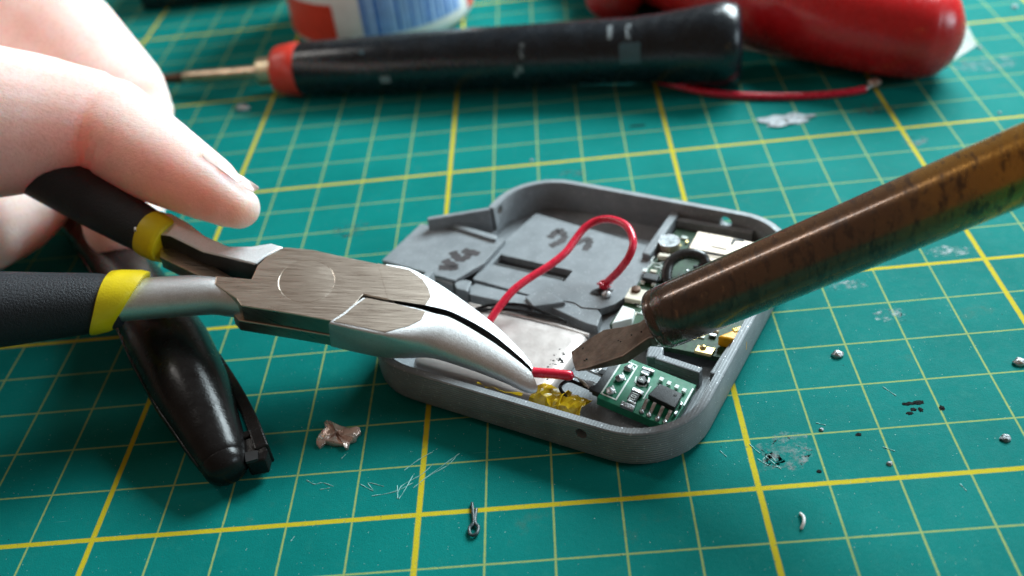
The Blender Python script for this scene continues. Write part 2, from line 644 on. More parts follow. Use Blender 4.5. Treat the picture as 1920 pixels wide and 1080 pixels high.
hf = uvof(at(1096, 797, .56))[0]
cutter(G().tube([cs(hf, V0 - .3, .50), cs(hf, V0 + .13, .50)], .095, 16))
hb = uvof(at(1363, 413, .5))[0]
cutter(G().tube([cs(hb, V1 - .5, .50), cs(hb, V1 + .5, .50)], .12, 16))
dl = (UU * -1 + VV * .25).normalized()
pl0 = cs(-2.42, 7.02, .54)
cutter(G().tube([pl0 - dl * .5, pl0 + dl * .6], .095, 14))
cutter(G().cbox(-3.0, -2.2, 4.55, 6.82, .20, 1.2))
bake(shell)
for o in cutters:
    bpy.data.objects.remove(o)
shell.data.shade_smooth()
shell.data.set_sharp_from_angle(angle=rad(40))

# tab on the left with its slanted wall
g = G()
g.prism([cs(-3.93, 4.84, .30), cs(-2.5, 4.84, .30), cs(-2.5, 6.5, .30), cs(-3.9, 6.25, .30)], Vector((0, 0, -.30)))
obj('tab_base', g, MAT['pla'], case, bevel=.02)
g = G()
g.prism([cs(-3.64, 6.17, .67), cs(-3.60, 6.08, .66), cs(-2.53, 6.765, .71), cs(-2.58, 6.85, .71)], Vector((0, 0, -.62)))
obj('tab_wall', g, MAT['pla'], case, bevel=.02)

# cover plates
g = G()
g.prism([cs(-3.93, 4.87, .41), cs(-2.22, 4.80, .41), cs(-2.15, 4.98, .41), cs(-1.97, 5.46, .41), cs(-1.97, 6.33, .41), cs(-3.9, 6.24, .41)], Vector((0, 0, -.10)))
plate_l = obj('cover_plate', g, MAT['pla_top'], case, bevel=.015)
zp = .30
# the wide plate has a slot, so it is built as four strips round it
SL = (-1.90, -.34, 5.62, 5.96)


def plate_with_slot():
    outer = [cs(-2.0, 5.08, zp), cs(-.76, 5.02, zp), cs(-.58, 5.16, zp), cs(-.30, 5.06, zp), cs(.10, 5.10, zp), cs(.30, 5.02, zp), cs(.62, 5.1, zp), cs(.80, 5.3, zp), cs(.95, 5.7, zp),
             cs(.93, 7.14, zp), cs(-1.92, 7.50, zp), cs(-2.05, 6.4, zp)]
    inner = [cs(SL[0], SL[2], zp), cs(SL[1], SL[2], zp), cs(SL[1], SL[3], zp), cs(SL[0], SL[3], zp)]
    bm = bmesh.new()
    vo = [bm.verts.new(p) for p in outer]
    vi = [bm.verts.new(p) for p in inner]
    ed = [bm.edges.new((vo[i], vo[(i + 1) % len(vo)])) for i in range(len(vo))] + [bm.edges.new((vi[i], vi[(i + 1) % 4])) for i in range(4)]
    bmesh.ops.triangle_fill(bm, use_beauty=True, edges=ed)
    cen = cs((SL[0] + SL[1]) / 2, (SL[2] + SL[3]) / 2, zp)
    for f in list(bm.faces):
        u, v = uvof(f.calc_center_median())
        if SL[0] < u < SL[1] and SL[2] < v < SL[3]:
            bm.faces.remove(f)
    r = bmesh.ops.extrude_face_region(bm, geom=list(bm.faces))
    for q in r['geom']:
        if isinstance(q, bmesh.types.BMVert):
            q.co.z -= .16
    bm.verts.index_update()
    gg = G().add([q.co.copy() for q in bm.verts], [tuple(x.index for x in f.verts) for f in bm.faces])
    bm.free()
    return gg


plate_r = obj('cover_plate', plate_with_slot(), MAT['pla_top'], case, bevel=.012)
g = G()
g.cbox(-1.86, -.40, 5.60, 5.72, .10, .285)
obj('slot_wall', g, MAT['dark_gap'], case, bevel=.01)
for nm, q, zt, h in [('ridge', [(846, 424), (853, 418), (932, 441), (930, 449), (922, 448)], .47, .10),
                     ('latch', [(768, 506), (776, 503), (851, 525), (849, 535)], .34, .22),
                     ('latch', [(852, 533), (856, 527), (872, 524), (884, 527), (876, 546), (856, 541)], .36, .28),
                     ('latch', [(880, 538), (892, 531), (993, 556), (993, 572), (985, 574), (880, 552)], .30, .22),
                     ('latch', [(984, 556), (1018, 541), (1040, 553), (1060, 566), (1000, 574)], .36, .24),
                     ('wall_block', [(1020, 570), (1060, 562), (1115, 572), (1128, 590), (1120, 612), (1098, 606)], .28, .24)]:
    g = G()
    g.prism([at(x, y, zt) for x, y in q], Vector((0, 0, -h)))
    obj(nm, g, MAT['pla'], case, bevel=.02)


# ribs
def wall(p, width, zt, zb):
    """a low printed wall along a path of (u, v)"""
    g = G()
    n = len(p)
    L, R = [], []
    for i in range(n):
        a, b = Vector(p[max(i - 1, 0)]), Vector(p[min(i + 1, n - 1)])
        d = (b - a).normalized()
        nn = Vector((-d.y, d.x)) * width / 2
        c = Vector(p[i])
        L.append(c + nn)
        R.append(c - nn)
    zt = zt if hasattr(zt, '__len__') else [zt] * n
    rings = []
    for i in range(n):
        rings.append([cs(L[i].x, L[i].y, zt[i]), cs(R[i].x, R[i].y, zt[i]), cs(R[i].x, R[i].y, zb), cs(L[i].x, L[i].y, zb)])
    return g.rings(rings)


obj('rib', wall([(.80, 6.75), (.84, 7.3), (.86, 8.15)], .17, [.42, .50, .54], .08), MAT['pla'], case, bevel=.03)
obj('rib', wall([(.94, 8.00), (1.7, 8.02), (2.44, 8.03)], .14, .47, .08), MAT['pla'], case, bevel=.02)
obj('rib', wall([(1.98, 4.38), (2.06, 4.10)], .26, .42, .08), MAT['pla'], case, bevel=.03)
obj('rib', wall([(2.10, 4.13), (2.88, 4.06)], .14, .44, .08), MAT['pla'], case, bevel=.02)
obj('rib', wall([(3.10, 4.05), (3.13, 4.5), (3.17, 4.98)], .14, [.44, .46, .46], .08), MAT['pla'], case, bevel=.02)


# marker writing on the plates: strokes a hair above the plastic
def strokes(parent, paths, z, wpx):
    for q in paths:
        p = smooth_path([at(x, y, z + .004) for x, y in q], 4)
        g = G()
        L, R = [], []
        for i in range(len(p)):
            d = (p[min(i + 1, len(p) - 1)] - p[max(i - 1, 0)]).normalized()
            nn = Vector((-d.y, d.x, 0))
            w = cmpx(wpx, p[i]) * (.5 + .08 * math.sin(i * 1.7))
            e = .55 if i in (0, len(p) - 1) else 1
            L.append(p[i] + nn * w * e)
            R.append(p[i] - nn * w * e)
        n = len(p)
        g.add(L + R, [(i, i + 1, n + i + 1, n + i) for i in range(n - 1)])
        s = obj('marker_stroke', g, MAT['marker'], parent)


def px_a(l):     # zoomed crop of the left plate
    return [(680 + x / 3.375, 320 + y / 3.375) for x, y in l]


def px_f(l):
    return [(900 + x / 5.4, 320 + y / 5.4) for x, y in l]


def px_g(l):
    return [(810 + x / 15.43, 450 + y / 15.43) for x, y in l]


def px_h(l):
    return [(1010 + x / 15.43, 410 + y / 15.43) for x, y in l]


strokes(plate_l, [px_g([(190, 800), (350, 790), (520, 820)]), px_g([(360, 570), (500, 680), (730, 770)]), px_g([(500, 815), (640, 800), (740, 765)]),
                  px_g([(590, 330), (680, 450), (780, 545), (880, 550), (1000, 490), (1060, 410)]), px_g([(890, 290), (1100, 350), (1370, 405)])], .41, 17)
strokes(plate_r, [px_h([(310, 560), (450, 430), (600, 300)]), px_h([(590, 300), (690, 420), (820, 440)]), px_h([(330, 800), (480, 730), (650, 650), (790, 480)]),
                  px_h([(830, 920), (950, 780), (1100, 690), (1400, 600), (1490, 640)]), px_h([(1490, 630), (1420, 780), (1330, 920)])], .30, 15)

# ------------------------------------------------------------------ battery
bat = thing('battery_pouch', 'flat silver foil battery lying in the front of the grey case', 'battery', cs(-.5, 3.5, .08))
g = G()
BZ = .34
g.rings([rrect(-1.78, .76, 2.58, 4.36, .18, .10, 4), rrect(-1.80, .78, 2.56, 4.38, .18, .2, 4), rrect(-1.78, .76, 2.58, 4.36, .18, BZ - .05, 4), rrect(-1.72, .70, 2.64, 4.30, .16, BZ - .01, 4), rrect(-1.55, .55, 2.8, 4.14, .1, BZ, 4)])
obj('foil_pouch', g, MAT['battery'], bat, smooth=50)
g = G()
g.tube([cs(-1.7, 4.42, .26), cs(-.6, 4.43, .28), cs(.1, 4.44, .27), cs(.72, 4.42, .24)], .035, 6)
obj('foil_seam', g, MAT['battery'], bat, smooth=60)
g = G()
for k in range(26):
    a, b = random.gauss(0, .10), random.gauss(0, .22)
    c = cs(.56 + a * .7, 3.45 + b, BZ - .005)
    g.blob(c, .018 + random.random() * .02, .012 + random.random() * .018, .008, k, .6, 2, 1)
o = obj('soot_speck', g, MAT['burn'], bat)
o['kind'] = 'stuff'
# black leads curling over the far edge of the battery
for q in [[(880, 585, .36), (920, 572, .38), (980, 572, .40), (1030, 590, .36), (1062, 604, .32)], [(885, 582, .36), (950, 580, .38), (1010, 590, .36), (1050, 600, .33)]]:
    g = G()
    p = smooth_path([at(*w) for w in q], 6)
    g.tube(p, .03, 8)
    tag(obj('black_wire', g, MAT['black_gloss'], smooth=60, base=p[0]), 'thin black lead curling behind the silver battery pouch' if q[0][0] == 880 else 'shorter thin black lead just under the other black lead', 'wire', 'black leads behind the battery')

# ------------------------------------------------------------------ small green board
b1 = thing('circuit_board', 'small bright green circuit board with a black eight leg chip in the case corner', 'circuit board', cs(2.25, 3.3, .1))
C0, CR, CF = cs(1.62, 2.84, .47), cs(2.88, 2.76, .33), cs(1.64, 3.90, .47)
EX, EY = (CR - C0), (CF - C0)
NB = EX.cross(EY).normalized()
CFR = C0 + EX + EY


def bp(px, py, h=0.0):
    return atplane(px, py, C0 + NB * h, NB)


g = G().prism([C0, CR, CFR, CF], NB * -.16)
obj('board', g, MAT['pcb_green'], b1, bevel=.012)


def bquad(pts, h0, h1):
    top = [bp(x, y, h1) for x, y in pts]
    dn = [p - NB * (h1 - h0) for p in top]
    return G().prism(top, dn)


def px_d(l):
    return [(1100 + x / 6, 640 + y / 6) for x, y in l]


def bline(pts, w, h=.006, mat_='silk', close=False):
    g = G()
    P = [bp(x, y, h) for x, y in pts]
    if close:
        P.append(P[0])
    for i in range(len(P) - 1):
        d = (P[i + 1] - P[i]).normalized()
        s = NB.cross(d) * w
        g.prism([P[i] - s - d * w, P[i] + s - d * w, P[i + 1] + s + d * w, P[i + 1] - s + d * w], NB * -.005)
    return obj('silkscreen', g, MAT[mat_], b1)


bline(px_d([(165, 585), (410, 205), (570, 275), (330, 655)]), .013, close=True)
bline(px_d([(1195, 535), (1095, 715)]), .014)
bline(px_d([(560, 400), (545, 450), (590, 500), (660, 505), (690, 470)]), .011)
bline(px_d([(720, 510), (640, 640)]), .010)
for x, y in [(470, 300), (375, 415), (265, 560)]:
    q, = px_d([(x, y)])
    g = G()
    g.blob(bp(*q, .03), .075, .085, .05, x, .35, 2, 2)
    obj('solder_joint', g, MAT['solder'], b1, smooth=60)
    q2 = px_d([(x + 30, y - 60), (x + 60, y + 15)])
    bline(q2, .012, .012)
# chip and its legs
g = bquad(px_d([(690, 600), (820, 470), (1078, 588), (990, 745)]), .03, .13)
obj('chip', g, MAT['chip'], b1, bevel=.012)
g = G()
c0 = bp(*px_d([(1000, 600)])[0], .133)
g.tube([c0, c0 + NB * .003], .03, 10)
obj('chip_dot', g, MAT['dark_gap'], b1)
for (xa, ya), (xb, yb) in zip([(668, 672), (757, 712), (850, 755), (935, 800)], [(620, 790), (700, 830), (795, 872), (880, 905)]):
    g = G()
    (x1, y1), (x2, y2) = px_d([(xa, ya), (xb, yb)])
    p1, p2 = bp(x1, y1, .09), bp(x2, y2, .012)
    mid = p1.lerp(p2, .45) - NB * .012
    d = (p2 - p1).normalized()
    s = d.cross(NB).normalized() * .026
    th = NB * .018
    g.rings([[p - s, p + s, p + s - th, p - s - th] for p in (p1 - d * .04, p1, mid, p2)])
    obj('chip_leg', g, MAT['solder'], b1)
    g = G()
    g.blob(bp(x2, y2, .01), .04, .05, .03, xa, .3, 2, 2)
    obj('solder_joint', g, MAT['solder'], b1, smooth=60)
for xa, ya in [(840, 435), (925, 480), (1012, 520), (1095, 560)]:
    (x1, y1), = px_d([(xa, ya)])
    g = G()
    p = bp(x1, y1, .03)
    e = EX.normalized() * .035
    n_ = EY.normalized() * .07
    g.box(p - e - n_ * .6, e * 2, n_ * 1.2, NB * .03)
    obj('chip_leg', g, MAT['silk'], b1, bevel=.01)
# chip resistors and capacitor with pale end caps
for nm, quad, m, caps in [('capacitor', [(630, 310), (720, 350), (690, 375), (610, 335)], 'mark_grey', True), ('resistor', [(575, 400), (650, 380), (680, 440), (640, 475), (560, 440)], 'chip', True),
                          ('resistor', [(505, 555), (600, 600), (550, 680), (455, 635)], 'chip', True)]:
    c = bquad(px_d(quad), .0, .06)
    o = obj(nm, c, MAT[m], b1, bevel=.01)
for quad in [[(635, 275), (770, 325), (752, 350), (618, 300)], [(610, 330), (700, 370), (690, 388), (606, 350)], [(520, 510), (650, 562), (625, 600), (500, 545)], [(470, 640), (560, 690), (545, 710), (448, 660)],
             [(395, 665), (550, 722), (520, 770), (375, 710)], [(690, 400), (720, 410), (700, 470), (675, 465)], [(1000, 770), (1030, 780), (1005, 825), (975, 810)], [(1060, 670), (1085, 685), (1065, 720), (1045, 705)]]:
    obj('end_cap', bquad(px_d(quad), .0, .066), MAT['solder'], b1, bevel=.012)


def lettering(txt, parent, pos, xdir, ydir, size, m, name='lettering'):
    cu = bpy.data.curves.new(name, 'FONT')
    cu.body = txt
    cu.size = size * U
    cu.align_x = cu.align_y = 'CENTER'
    cu.extrude = .0005 * U
    t = bpy.data.objects.new(name, cu)
    COL.objects.link(t)
    bpy.context.view_layer.update()
    dg = bpy.context.evaluated_depsgraph_get()
    me = bpy.data.meshes.new_from_object(t.evaluated_get(dg), depsgraph=dg)
    bpy.data.objects.remove(t)
    o = bpy.data.objects.new(name, me)
    COL.objects.link(o)
    o.parent = parent
    xd = xdir.normalized()
    nz = xd.cross(ydir).normalized()
    yd = nz.cross(xd)
    R = Matrix((xd, yd, nz)).transposed().to_4x4()
    o.matrix_local = Matrix.Translation((pos - root_base(parent)) * U) @ R
    me.materials.clear()
    me.materials.append(m)
    return o


lettering('103', b1, bp(*px_d([(525, 615)])[0], .064), -EY, EX, .13, MAT['silk'])
lettering('4', b1, bp(*px_d([(615, 425)])[0], .064), -EY, EX, .11, MAT['silk'])
# pin header sticking out to the left
g = G()
PB = C0 + EX * -.02 - NB * .14
g.box(PB + EY * .12 - EX * .10, EX * .12, EY * .80, NB * .11)
obj('pin_header', g, MAT['chip'], b1, bevel=.012)
for k in range(3):
    g = G()
    p = C0 + EY * (.24 + .27 * k) - NB * .10
    g.box(p - EX * .34 - EY * .025, EX * .36, EY * .055, NB * .05)
    obj('header_pin', g, MAT['solder'], b1, bevel=.008)
for k, (x, y) in enumerate([(1106, 697), (1120, 706), (1094, 727), (1104, 735)]):
    p = at(x, y, .38)
    g = G().box(p, UU * (.14 if k % 2 else .18), VV * .13, ZZ * .07)
    obj('solder_pad' if k % 2 == 0 else 'header_block', g, MAT['solder'] if k % 2 == 0 else MAT['chip'], b1, bevel=.015)

# ------------------------------------------------------------------ dark green board
b2 = thing('circuit_board', 'dark green board with round microphone, push button and card slot under the iron', 'circuit board', cs(2.1, 6.2, .1))
Z2 = .34
g = G().prism([cs(.98, 4.72, Z2), cs(1.72, 4.46, Z2), cs(3.16, 4.58, Z2), cs(3.17, 7.86, Z2), cs(.98, 7.86, Z2)], Vector((0, 0, -.10)))
obj('board', g, MAT['pcb_dark'], b2, bevel=.01)


def P2(x, y, h=0.0):
    return at(x, y, Z2 + h)


def px_b(l):
    return [(1040 + x / 3.375, 360 + y / 3.375) for x, y in l]


def px_e(l):
    return [(1180 + x / 6, 380 + y / 6) for x, y in l]


def quad2(pts, h0, h1):
    return G().prism([P2(x, y, h1) for x, y in pts], Vector((0, 0, h0 - h1)))


# microphone
mc = P2(*px_e([(450, 435)])[0], .15)
g = G()
g.tube([mc - ZZ * .19, mc - ZZ * .01, mc], [.20, .20, .185], 24)
mic = obj('microphone', g, MAT['shield'], b2, smooth=40)
g = G().tube([mc - ZZ * .012, mc + ZZ * .012], .165, 22)
obj('felt_top', g, MAT['dull_solder'], mic)
ring = [mc + Vector((math.cos(a), math.sin(a), 0)) * .185 + ZZ * .004 for a in [2 * math.pi * k / 24 for k in range(25)]]
obj('rim', G().tube(ring, .018, 6), MAT['solder'], mic, smooth=60)
# memory card slot with its cut-outs
slot = obj('card_slot', quad2(px_e([(770, 320), (1180, 395), (1420, 450), (1300, 640), (1050, 580), (665, 510)]), .02, .14), MAT['shield'], b2, bevel=.012)
obj('card_slot', quad2(px_e([(800, 560), (1060, 590), (1010, 680), (870, 640)]), .02, .10), MAT['shield'], b2, bevel=.012)
for q in ([(915, 483), (1100, 520), (1092, 530), (925, 495)], [(1165, 400), (1290, 420), (1290, 440), (1195, 425), (1160, 475), (1135, 465)], [(680, 515), (1060, 590), (1056, 598), (700, 528)]):
    obj('slot_opening', quad2(px_e(q), .135, .146), MAT['dark_gap'], b2)
# push button
sw = obj('push_button', quad2(px_b([(480, 600), (585, 620), (545, 690), (440, 670)]), .0, .10), MAT['bone'], b2, bevel=.015)
pc = P2(*px_b([(515, 622)])[0], .10)
obj('button_cap', G().tube([pc, pc + ZZ * .05, pc + ZZ * .055], [.085, .082, .07], 16), MAT['sooty'], sw, smooth=40)
# white connector, transistor, cream part, inner capacitor, gold part
obj('connector', quad2(px_b([(428, 716), (508, 742), (490, 800), (360, 832)]), .0, .16), MAT['white_plastic'], b2, bevel=.02)
obj('transistor', quad2(px_b([(570, 505), (665, 520), (645, 560), (550, 540)]), .02, .12), MAT['chip'], b2, bevel=.015)
for q in ([(560, 480), (590, 485), (580, 505), (552, 500)], [(625, 555), (650, 560), (635, 590), (610, 585)], [(555, 545), (580, 550), (565, 575), (540, 570)]):
    obj('transistor_leg', quad2(px_b(q), .0, .05), MAT['silk'], b2, bevel=.01)
obj('capacitor', quad2(px_b([(660, 382), (735, 392), (722, 412), (650, 405)]), .0, .10), MAT['bone'], b2, bevel=.02)
obj('amber_capacitor', quad2(px_b([(1140, 868), (1258, 828), (1212, 950), (1030, 912)]), .0, .22), MAT['amber'], b2, bevel=.03)
obj('capacitor_band', quad2(px_b([(1120, 862), (1180, 845), (1215, 862), (1140, 885)]), .2, .235), MAT['tape'], b2, bevel=.01)
obj('crystal', quad2(px_b([(905, 965), (1020, 985), (990, 1030), (880, 1005)]), .0, .06), MAT['gold'], b2, bevel=.015)
pc = P2(*px_b([(940, 985)])[0], .06)
obj('crystal_cap', G().blob(pc, .06, .06, .05, 3, .2, 2, 2), MAT['gold'], b2, smooth=60)
# silkscreen loops and pads near the left edge
for q in ([(630, 410), (612, 440), (650, 455), (690, 440)], [(625, 470), (680, 490), (660, 520)], [(580, 490), (620, 450)], [(690, 540), (710, 545), (700, 555), (675, 545)], [(655, 450), (680, 470), (640, 480)],
          [(520, 720), (560, 740), (540, 770)], [(505, 760), (560, 775)], [(545, 700), (575, 715)], [(650, 970), (690, 965), (640, 950), (610, 940)]):
    P = [P2(x, y, .006) for x, y in px_b(q)]
    obj('silkscreen', G().tube(smooth_path(P, 4), .012, 5), MAT['silk'], b2)
for k in range(64):
    u, v = random.uniform(1.02, 3.0), random.uniform(4.62, 7.7)
    p = cs(u, v, Z2)
    sx_, sy_ = random.choice([(.08, .045), (.045, .08), (.05, .05), (.12, .07), (.03, .06)])
    obj('chip_part', G().box(p, UU * sx_, VV * sy_, ZZ * random.uniform(.02, .06)), MAT[random.choice(['solder', 'chip', 'chip', 'bone', 'gold', 'silk', 'solder'])], b2, bevel=.008)
# thick grey lead bent into a ring over the board
P = [P2(x, y, h) for (x, y), h in zip(px_e([(420, 860), (425, 760), (470, 660), (580, 590), (720, 575), (820, 610), (850, 670), (820, 740), (760, 800)]), (.05, .15, .25, .32, .34, .30, .22, .12, .04))]
P = smooth_path(P, 5)
tag(obj('grey_lead', G().tube(P, .10, 14, 1), plain('grey_lead_sleeve', (.030, .030, .030), .25), smooth=60, base=P[0]), 'thick dark grey lead bent into a loop above the dark green board', 'wire')

# ------------------------------------------------------------------ wires and tape in the case
loop = [(1131, 545, .26), (1138, 530, .42), (1160, 508, .75), (1180, 480, 1.05), (1187, 452, 1.22), (1176, 425, 1.28), (1150, 412, 1.25), (1122, 413, 1.18), (1097, 427, 1.10), (1078, 450, 1.0),
        (1060, 474, .92), (1030, 498, .85), (995, 520, .80), (965, 542, .75), (942, 568, .65), (922, 596, .52), (905, 622, .40)]
P = smooth_path([at(*q) for q in loop], 5)
rw = thing('red_wire', 'red wire looping from the hole in the grey plate to the silver battery', 'wire', at(1131, 545, .3))
obj('insulation', G().tube(P, .071, 12, 1), MAT['red_wire'], rw, smooth=60)
obj('torn_end', G().blob(at(1134, 533, .38), .11, .09, .07, 5, .8, 2.6, 3), MAT['red_wire'], rw, smooth=50)
obj('solder_blob', G().blob(at(1137, 552, .33), .10, .09, .07, 8, .3, 2, 2), MAT['solder'], rw, smooth=60)
obj('hole_edge', G().blob(at(1128, 548, .30), .19, .11, .03, 4, .5, 2, 2), MAT['dark_gap'], case)

P = smooth_path([at(*q) for q in [(962, 690, .66), (1000, 698, .64), (1040, 701, .62), (1066, 704, .60)]], 5)
hw = thing('red_wire', 'short red wire end gripped in the plier tips beside the iron tip', 'wire', P[0])
obj('insulation', G().tube(P, .084, 12, 1.1), MAT['red_wire'], hw, smooth=60)
for k in range(5):
    q = [P[-1] + Vector((0, 0, .02 * (k - 2))), at(1080 + 3 * k, 706 + 2 * k, .50), at(1088 + 4 * k, 716 + 3 * k, .42)]
    obj('copper_strand', G().tube(smooth_path(q, 4), .014, 5), MAT['tin'], hw, smooth=60)

def crumple(c, a, b, h, seed, curl):
    # a torn, crinkled sheet of tape: 15 x 11 points with folds
    g = G()
    NX, NY = 9, 7
    vs = []
    for i in range(NX):
        for j in range(NY):
            x, y = i / (NX - 1) - .5, j / (NY - 1) - .5
            n1 = mnoise.noise(Vector((x * 4 + seed, y * 4, seed * 3.1)))
            n2 = mnoise.noise(Vector((x * 9, y * 9 + seed, 4.0)))
            fold = abs(math.sin(x * 3.2 + seed + n1 * 1.8)) * .9 + abs(n2) * .25
            e = 1 + .25 * mnoise.noise(Vector((x * 6, y * 6, seed * 9.0)))
            ang = curl * y
            vs.append(Vector(c) + a * (x * e) + b * (math.sin(ang) / max(curl, .01) * e) + ZZ * (h * (fold - .4) + (1 - math.cos(ang)) / max(curl, .01) * -b.length))
    fs = [(i * NY + j, (i + 1) * NY + j, (i + 1) * NY + j + 1, i * NY + j + 1) for i in range(NX - 1) for j in range(NY - 1)]
    return g.add(vs, fs)


for k, (x, y, z, a, b, h, curl, lab) in enumerate([(945, 718, .30, UU * .85, VV * .36, .06, .6, 'flat strip of amber tape under the plier tip'),
                                                  (1030, 738, .42, UU * .50, VV * .62, .15, 2.4, 'crumpled yellow tape lump just right of the plier tip'),
                                                  (1074, 754, .36, UU * .42, VV * .50, .13, 2.2, 'crumpled yellow tape lump nearest the green board pins')]):
    c = at(x, y, z)
    o = tag(obj('amber_tape', crumple(c, a, b, h, 3 + k * 2.7, curl), MAT['tape'], base=c), lab, 'tape', 'pieces of yellow heat tape')
    m = o.modifiers.new('thick', 'SOLIDIFY')
    m.thickness = .012 * U
P = smooth_path([at(1062, 745, .40), at(1050, 726, .50), at(1066, 714, .46), at(1090, 722, .40), at(1130, 740, .38)], 5)
tag(obj('black_wire', G().tube(P, .03, 8), MAT['black_gloss'], smooth=60, base=P[0]), 'thin black lead joining the yellow tape to the green board', 'wire')

# ------------------------------------------------------------------ bent nose pliers
PN = Vector((.18, -.23, 1)).normalized()
PT = at(1000, 722, .80)


def pp(px, py, h=0.0):
    return atplane(px, py, PT + PN * h, PN)


TK = .66
pliers = thing('pliers', 'bent nose steel pliers with black and yellow grips held over the case', 'pliers', pp(575, 527))


def jaw(stations, hmid):
    """loft: inner edge, outer edge, thickness, squareness"""
    rings = []
    N = 14
    for (ix, iy), (ox, oy), t, e in stations:
        I = pp(ix, iy) - PN * t / 2
        O = pp(ox, oy, -t * hmid)
        O = O - PN * (O - I).dot(PN)
        w = O - I
        r = []
        for k in range(N + 1):
            a = math.pi / 2 - math.pi * k / N
            c, s = math.cos(a), math.sin(a)
            r.append(I + w * (abs(c) ** e) + PN * (t / 2) * math.copysign(abs(s) ** e, s))
        r.append(I - PN * t / 2 * .5)
        r.append(I + PN * t / 2 * .5)
        rings.append(r)
    return rings


def dense(st, k=5):
    out = []
    for i in range(len(st) - 1):
        p = [st[max(i - 1, 0)], st[i], st[i + 1], st[min(i + 2, len(st) - 1)]]
        for j in range(k):
            t = j / k

            def f(a, b, c, d):
                return .5 * (2 * b + (c - a) * t + (2 * a - 5 * b + 4 * c - d) * t * t + (3 * b - a - 3 * c + d) * t ** 3)
            out.append((tuple(f(*[q[0][m] for q in p]) for m in (0, 1)), tuple(f(*[q[1][m] for q in p]) for m in (0, 1)), f(*[q[2] for q in p]), f(*[q[3] for q in p])))
    return out + [st[-1]]


near = [((683, 557), (618, 629), TK, .10), ((740, 568), (678, 643), TK, .10), ((782, 578), (722, 652), TK, .16), ((812, 587), (760, 658), TK, .42), ((850, 598), (808, 664), .62, .74), ((917, 637), (880, 688), .52, .86),
        ((967, 673), (945, 714), .42, .92), ((988, 690), (984, 733), .34, .95), ((996, 698), (1003, 736), .26, 1.0), ((1001, 708), (1008, 728), .12, 1.0)]
far = [((735, 562), (724, 506), TK, .10), ((775, 568), (764, 512), TK, .14), ((806, 574), (797, 522), TK, .36), ((850, 586), (846, 548), .62, .62), ((917, 622), (921, 601), .50, .82), ((967, 662), (970, 647), .40, .9), ((990, 683), (994, 675), .30, 1.0), ((997, 692), (1000, 688), .15, 1.0)]
gn = G().rings(jaw(dense(near), .5))
gf = G().rings(jaw(dense(far), .28))
# the lapped body: upper plate belongs to the far jaw, lower plate to the near jaw
body = [(452, 573), (540, 587), (623, 602), (645, 588), (663, 573), (681, 552), (740, 564), (718, 496), (640, 480), (587, 468), (534, 463), (500, 480), (483, 497), (471, 523), (405, 517), (402, 532), (443, 560)]
gb = G().prism([pp(*q) for q in body], PN * -.37)
low = [(441, 573), (453, 575), (540, 589), (627, 604), (760, 560), (716, 497), (640, 481), (588, 470), (530, 466), (480, 497), (460, 520), (430, 560)]
gl = G().prism([pp(x, y) - PN * .385 for x, y in low], PN * -.275)


def shank(st, t, parent, name, n=20, e=1.0):
    """stations: centre pixel, half width in pixels (across), half thickness"""
    P = [pp(x, y, -t / 2) for (x, y), _, _ in st]
    rings = []
    for i, (_, w, hh) in enumerate(st):
        d = (P[min(i + 1, len(P) - 1)] - P[max(i - 1, 0)]).normalized()
        s = PN.cross(d).normalized()
        wc = cmpx(w, P[i])
        r = []
        for k in range(n):
            a = 2 * math.pi * k / n
            c, q = math.cos(a), math.sin(a)
            r.append(P[i] + s * wc * math.copysign(abs(c) ** e, c) + PN * hh * math.copysign(abs(q) ** e, q))
        rings.append(r)
    return rings


def dense2(st, k=4):
    out = []
    for i in range(len(st) - 1):
        for j in range(k):
            t = j / k
            p = [st[max(i - 1, 0)], st[i], st[i + 1], st[min(i + 2, len(st) - 1)]]

            def f(a, b, c, d):
                return .5 * (2 * b + (c - a) * t + (2 * a - 5 * b + 4 * c - d) * t * t + (3 * b - a - 3 * c + d) * t ** 3)
            out.append((tuple(f(*[q[0][m] for q in p]) for m in (0, 1)), f(*[q[1] for q in p]), f(*[q[2] for q in p])))
    return out + [st[-1]]


gs = G().rings(shank(dense2([((150, 571), 38, .33), ((235, 563), 38, .33), ((310, 557), 38, .33), ((365, 554), 37, .33), ((405, 556), 33, .32), ((440, 566), 26, .30), ((475, 572), 22, .25)]), TK, None, ''))
half = G()
for q in (gb, gf, gs):
    half.add(q.v, q.f)
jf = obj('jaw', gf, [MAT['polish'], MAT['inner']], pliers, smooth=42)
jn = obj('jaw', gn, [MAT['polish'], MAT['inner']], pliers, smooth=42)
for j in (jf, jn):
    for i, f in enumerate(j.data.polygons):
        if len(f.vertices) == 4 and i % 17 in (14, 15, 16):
            f.material_index = 1  # inner faces coloured dark, painting the shade of the jaw gap
pb = obj('pivot_plate', gb, MAT['brushed'], pliers, bevel=.018)
obj('pivot_plate', gl, MAT['brushed'], pliers, bevel=.018)
obj('handle_shank', gs, MAT['polish'], pliers, smooth=60)
# upper shank
up = [(250, 405), (318, 398), (352, 416), (385, 442), (428, 461), (470, 461), (508, 455), (533, 463), (499, 480), (479, 496), (430, 484), (380, 472), (318, 442), (250, 432)]
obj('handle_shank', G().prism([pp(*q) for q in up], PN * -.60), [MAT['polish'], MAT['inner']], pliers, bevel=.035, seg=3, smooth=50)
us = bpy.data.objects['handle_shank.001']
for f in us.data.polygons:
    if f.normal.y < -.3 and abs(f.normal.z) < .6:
        f.material_index = 1  # front faces coloured dark, painting the shade of the cavity
led = [(300, 452), (318, 450), (435, 519), (470, 526), (470, 545), (400, 530), (300, 482)]
obj('shank_ledge', G().prism([pp(x, y, -.34) for x, y in led], PN * -.28), MAT['brushed'], pliers, bevel=.015)
